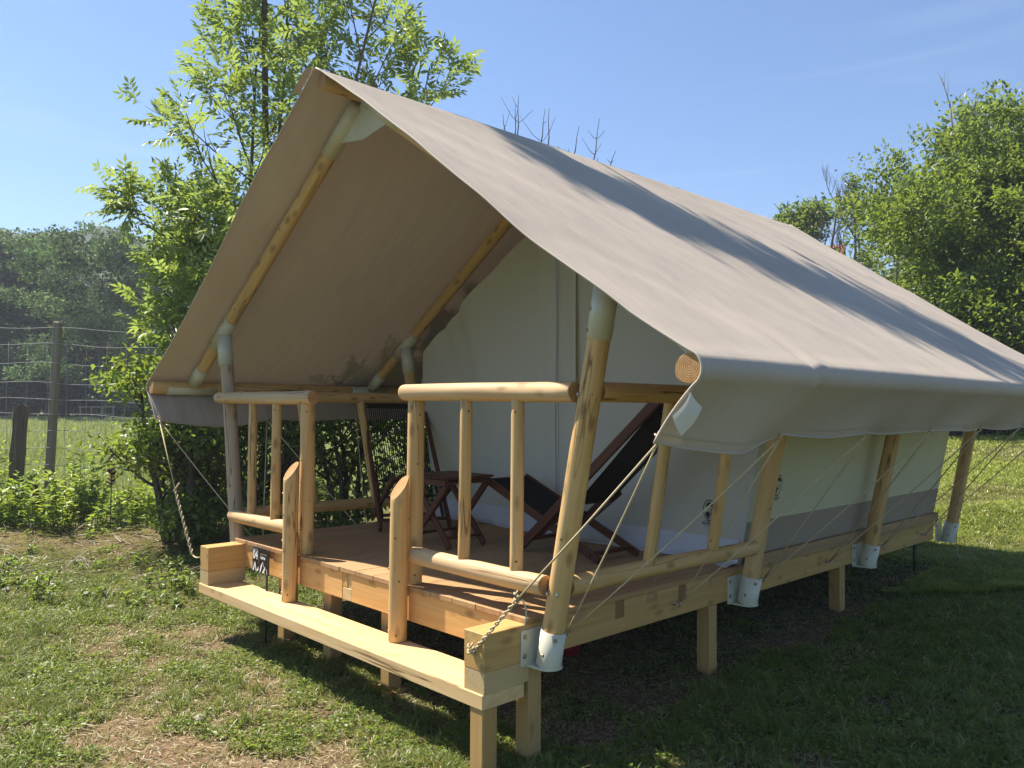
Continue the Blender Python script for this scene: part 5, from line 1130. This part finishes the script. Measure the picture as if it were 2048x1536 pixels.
# ------------------------------------------------------------------ tall weeds along the fence
def weed(name, label, x, y, h, seed, leaf=0.09, col=(0.10, 0.17, 0.03), stems=5, narrow=0.32, group='tall weeds along the fence', yel=0.5, dens=20):
    r = np.random.default_rng(seed); rs = random.Random(seed); g = G(x, y); t = thing(name, label, 'weed', (x, y, g), group); P = []; D = []; parts = []
    for s in range(stems):
        a = rs.uniform(0, 6.28); q = Vector((x+0.14*math.cos(a)*rs.random(), y+0.14*math.sin(a)*rs.random(), g-0.02)); d = Vector((0.25*math.cos(a), 0.25*math.sin(a), 1)).normalized(); H = h*rs.uniform(0.6, 1.05); pts = [q]
        for i in range(6): d = (d+Vector((rs.gauss(0, .07), rs.gauss(0, .07), .05))).normalized(); pts.append(pts[-1]+d*H/6)
        parts.append(tube_data(pts, [0.005*(1-0.12*i) for i in range(7)], 4))
        for k in range(int(dens*H/0.6)+4):
            tt = 0.12+0.88*rs.random()**0.8; i = min(int(tt*6), 5); p = pts[i].lerp(pts[i+1], tt*6-i); az = rs.uniform(0, 6.28)
            P.append(list(p)); D.append((math.cos(az), math.sin(az), 0.45+0.4*(tt > .9)))
    for v_, f_ in parts: put('stem', py_mesh('stem', v_, f_, ('weed_stem',), True), t)
    P = np.array(P); D = np.array(D); n = len(P); Ls = leaf*r.uniform(0.6, 1.25, n)
    V, F, Cc = leaf_fan(P, D, np.tile((0, 0, 1.0), (n, 1))+0.3*r.normal(size=(n, 3)), Ls, Ls*narrow, vary(col, n, 0.2, yel, r), 0.2); put('foliage', np_mesh('foliage', V, F, Cc, ('leaf',)), t)
rs = random.Random(99); k = 0
P0 = Vector((-7.35, 0.05, 0)); d = Vector((0.69, 0.7238, 0)); nrm = Vector((0.7238, -0.69, 0))
for i in range(70):
    s = rs.uniform(-1.6, 3.7); off = rs.uniform(-0.4, 0.85)
    if s > 1.4 and off > 0.6: off -= 0.5
    p = P0+d*s+nrm*off; h = rs.uniform(0.45, 0.85)*(1.0 if off < 0.7 else 0.6); tall = i % 4 == 0
    pxw = 1024+1609*((p-CP).dot(rt))/((p-CP).dot(fwd)); depw = (p-CP).dot(fwd)
    lwd = rs.choice((0.25, 0.35, 0.5)); lb = '%s %s leaved weed %s %s' % ('tall' if h > 0.6 or tall else ('knee high' if h > 0.42 else 'low'), {0.25: 'narrow', 0.35: 'long', 0.5: 'broad'}[lwd], 'at the fence foot' if off < 0.1 else ('before the wire fence' if off < 0.6 else 'on the bank below the fence'), 'at left photo edge' if pxw < 30 else ('by the short weathered post' if pxw < 75 else ('beside the tall square post' if pxw < 140 else ('right of the tall square post' if pxw < 200 else ('before the open meadow' if pxw < 260 else ('near the first hedge bush' if pxw < 340 else 'under the canvas corner'))))))
    weed('tall_weed', lb, p.x, p.y, h*(1.5 if tall else 1), 400+i, rs.choice((0.075, 0.10, 0.12)), rs.choice(((0.23, 0.33, 0.045), (0.16, 0.26, 0.045), (0.29, 0.37, 0.06))), rs.choice((4, 5, 7)), lwd, yel=0.8)
def seedhead(px, dep, h, lab):
    x, y = pxpt(px, dep); g = G(x, y); t = thing('seed_stalk', lab, 'weed', (x, y, g)); rs = random.Random(px); tube('stem', [(x, y, g), (x+.02, y, g+h*.5), (x, y, g+h)], 0.006, 'dry_stem', t, 5); parts = []
    for k in range(70):
        z = g+h*(0.55+0.45*rs.random()); w_ = 0.05*(1-(z-g-h*0.55)/(h*0.5))+0.012; a = rs.uniform(0, 6.28); p = Vector((x, y, z)); q = p+Vector((w_*math.cos(a), w_*math.sin(a), 0.03)); parts.append(tube_data([p, q], [0.004, 0.009], 4))
    put('seed_head', join_mesh('seed_head', parts, ('dry_stem',)), t)
seedhead(226, 9.6, 0.98, 'dark brown dry dock stalk standing in front of the meadow'); seedhead(77, 9.8, 0.55, 'short dark brown seed head between the two fence posts')
# low leafy plants on the bank and lawn
GP = 'small leafy plants on the bank'
for i in range(40):
    px = rs.uniform(-40, 470); dep = rs.uniform(6.4, 9.4); x, y = pxpt(px, dep)
    if x > -2.2: continue
    lb = 'small leafy plant %s %s' % ('far back on the brown bank' if dep > 8.6 else ('on the crest of the bank' if dep > 7.6 else 'where the bank meets the lawn'), 'at the left photo edge' if px < 50 else ('below the square fence post' if px < 150 else ('below the open meadow' if px < 260 else ('below the first hedge bush' if px < 360 else 'beside the wound rope'))))
    weed('bank_plant', lb, x, y, rs.uniform(0.08, 0.24), 600+i, 0.05, (0.10, 0.165, 0.03), 6, 0.6, GP, 0.4, 30)
for i, (x, y, lab) in enumerate(((0.62, -0.80, 'low leafy weed on bare soil close to the bench shadow'), (-1.25, -1.35, 'small bright green seedling in the worn grass'), (1.18, -1.03, 'single bright green shoot at the bottom edge of the bare soil'), (1.15, -0.10, 'pale leafed weed in the shade by the bench leg'), (2.72, 0.62, 'broad leafed plant alone in the shaded grass'))):
    weed('small_weed', lab, x, y, 0.10, 700+i, 0.045, (0.11, 0.18, 0.03), 5, 0.45, None, 0.5, 30)
def bank_sticks():
    r = np.random.default_rng(15); n = 2600; px = r.uniform(-80, 470, n); dep = r.normal(8.6, 0.75, n); x = CP.x+fwd.x*dep+rt.x*dep*(px-1024)/1609; y = CP.y+fwd.y*dep+rt.y*dep*(px-1024)/1609; a = r.uniform(0, 2*PI, n); D = np.stack([np.cos(a), np.sin(a), r.normal(0.05, 0.2, n)], -1); Ls = r.uniform(0.06, 0.38, n)
    V, F, Cc = leaf_fan(np.stack([x, y, gz(x, y)+r.uniform(0.01, 0.05, n)], -1), D, rand_dir(n, 3, r), Ls, r.uniform(0.006, 0.014, n), vary((0.17, 0.115, 0.07), n, 0.4, 0.0, r), 0.02)
    o = put('brushwood', np_mesh('brushwood', V, F, Cc, ('grass_blade',))); o['kind'] = 'stuff'; tag(o, 'dead stalks and twigs on the brown bank', 'brushwood')
bank_sticks()
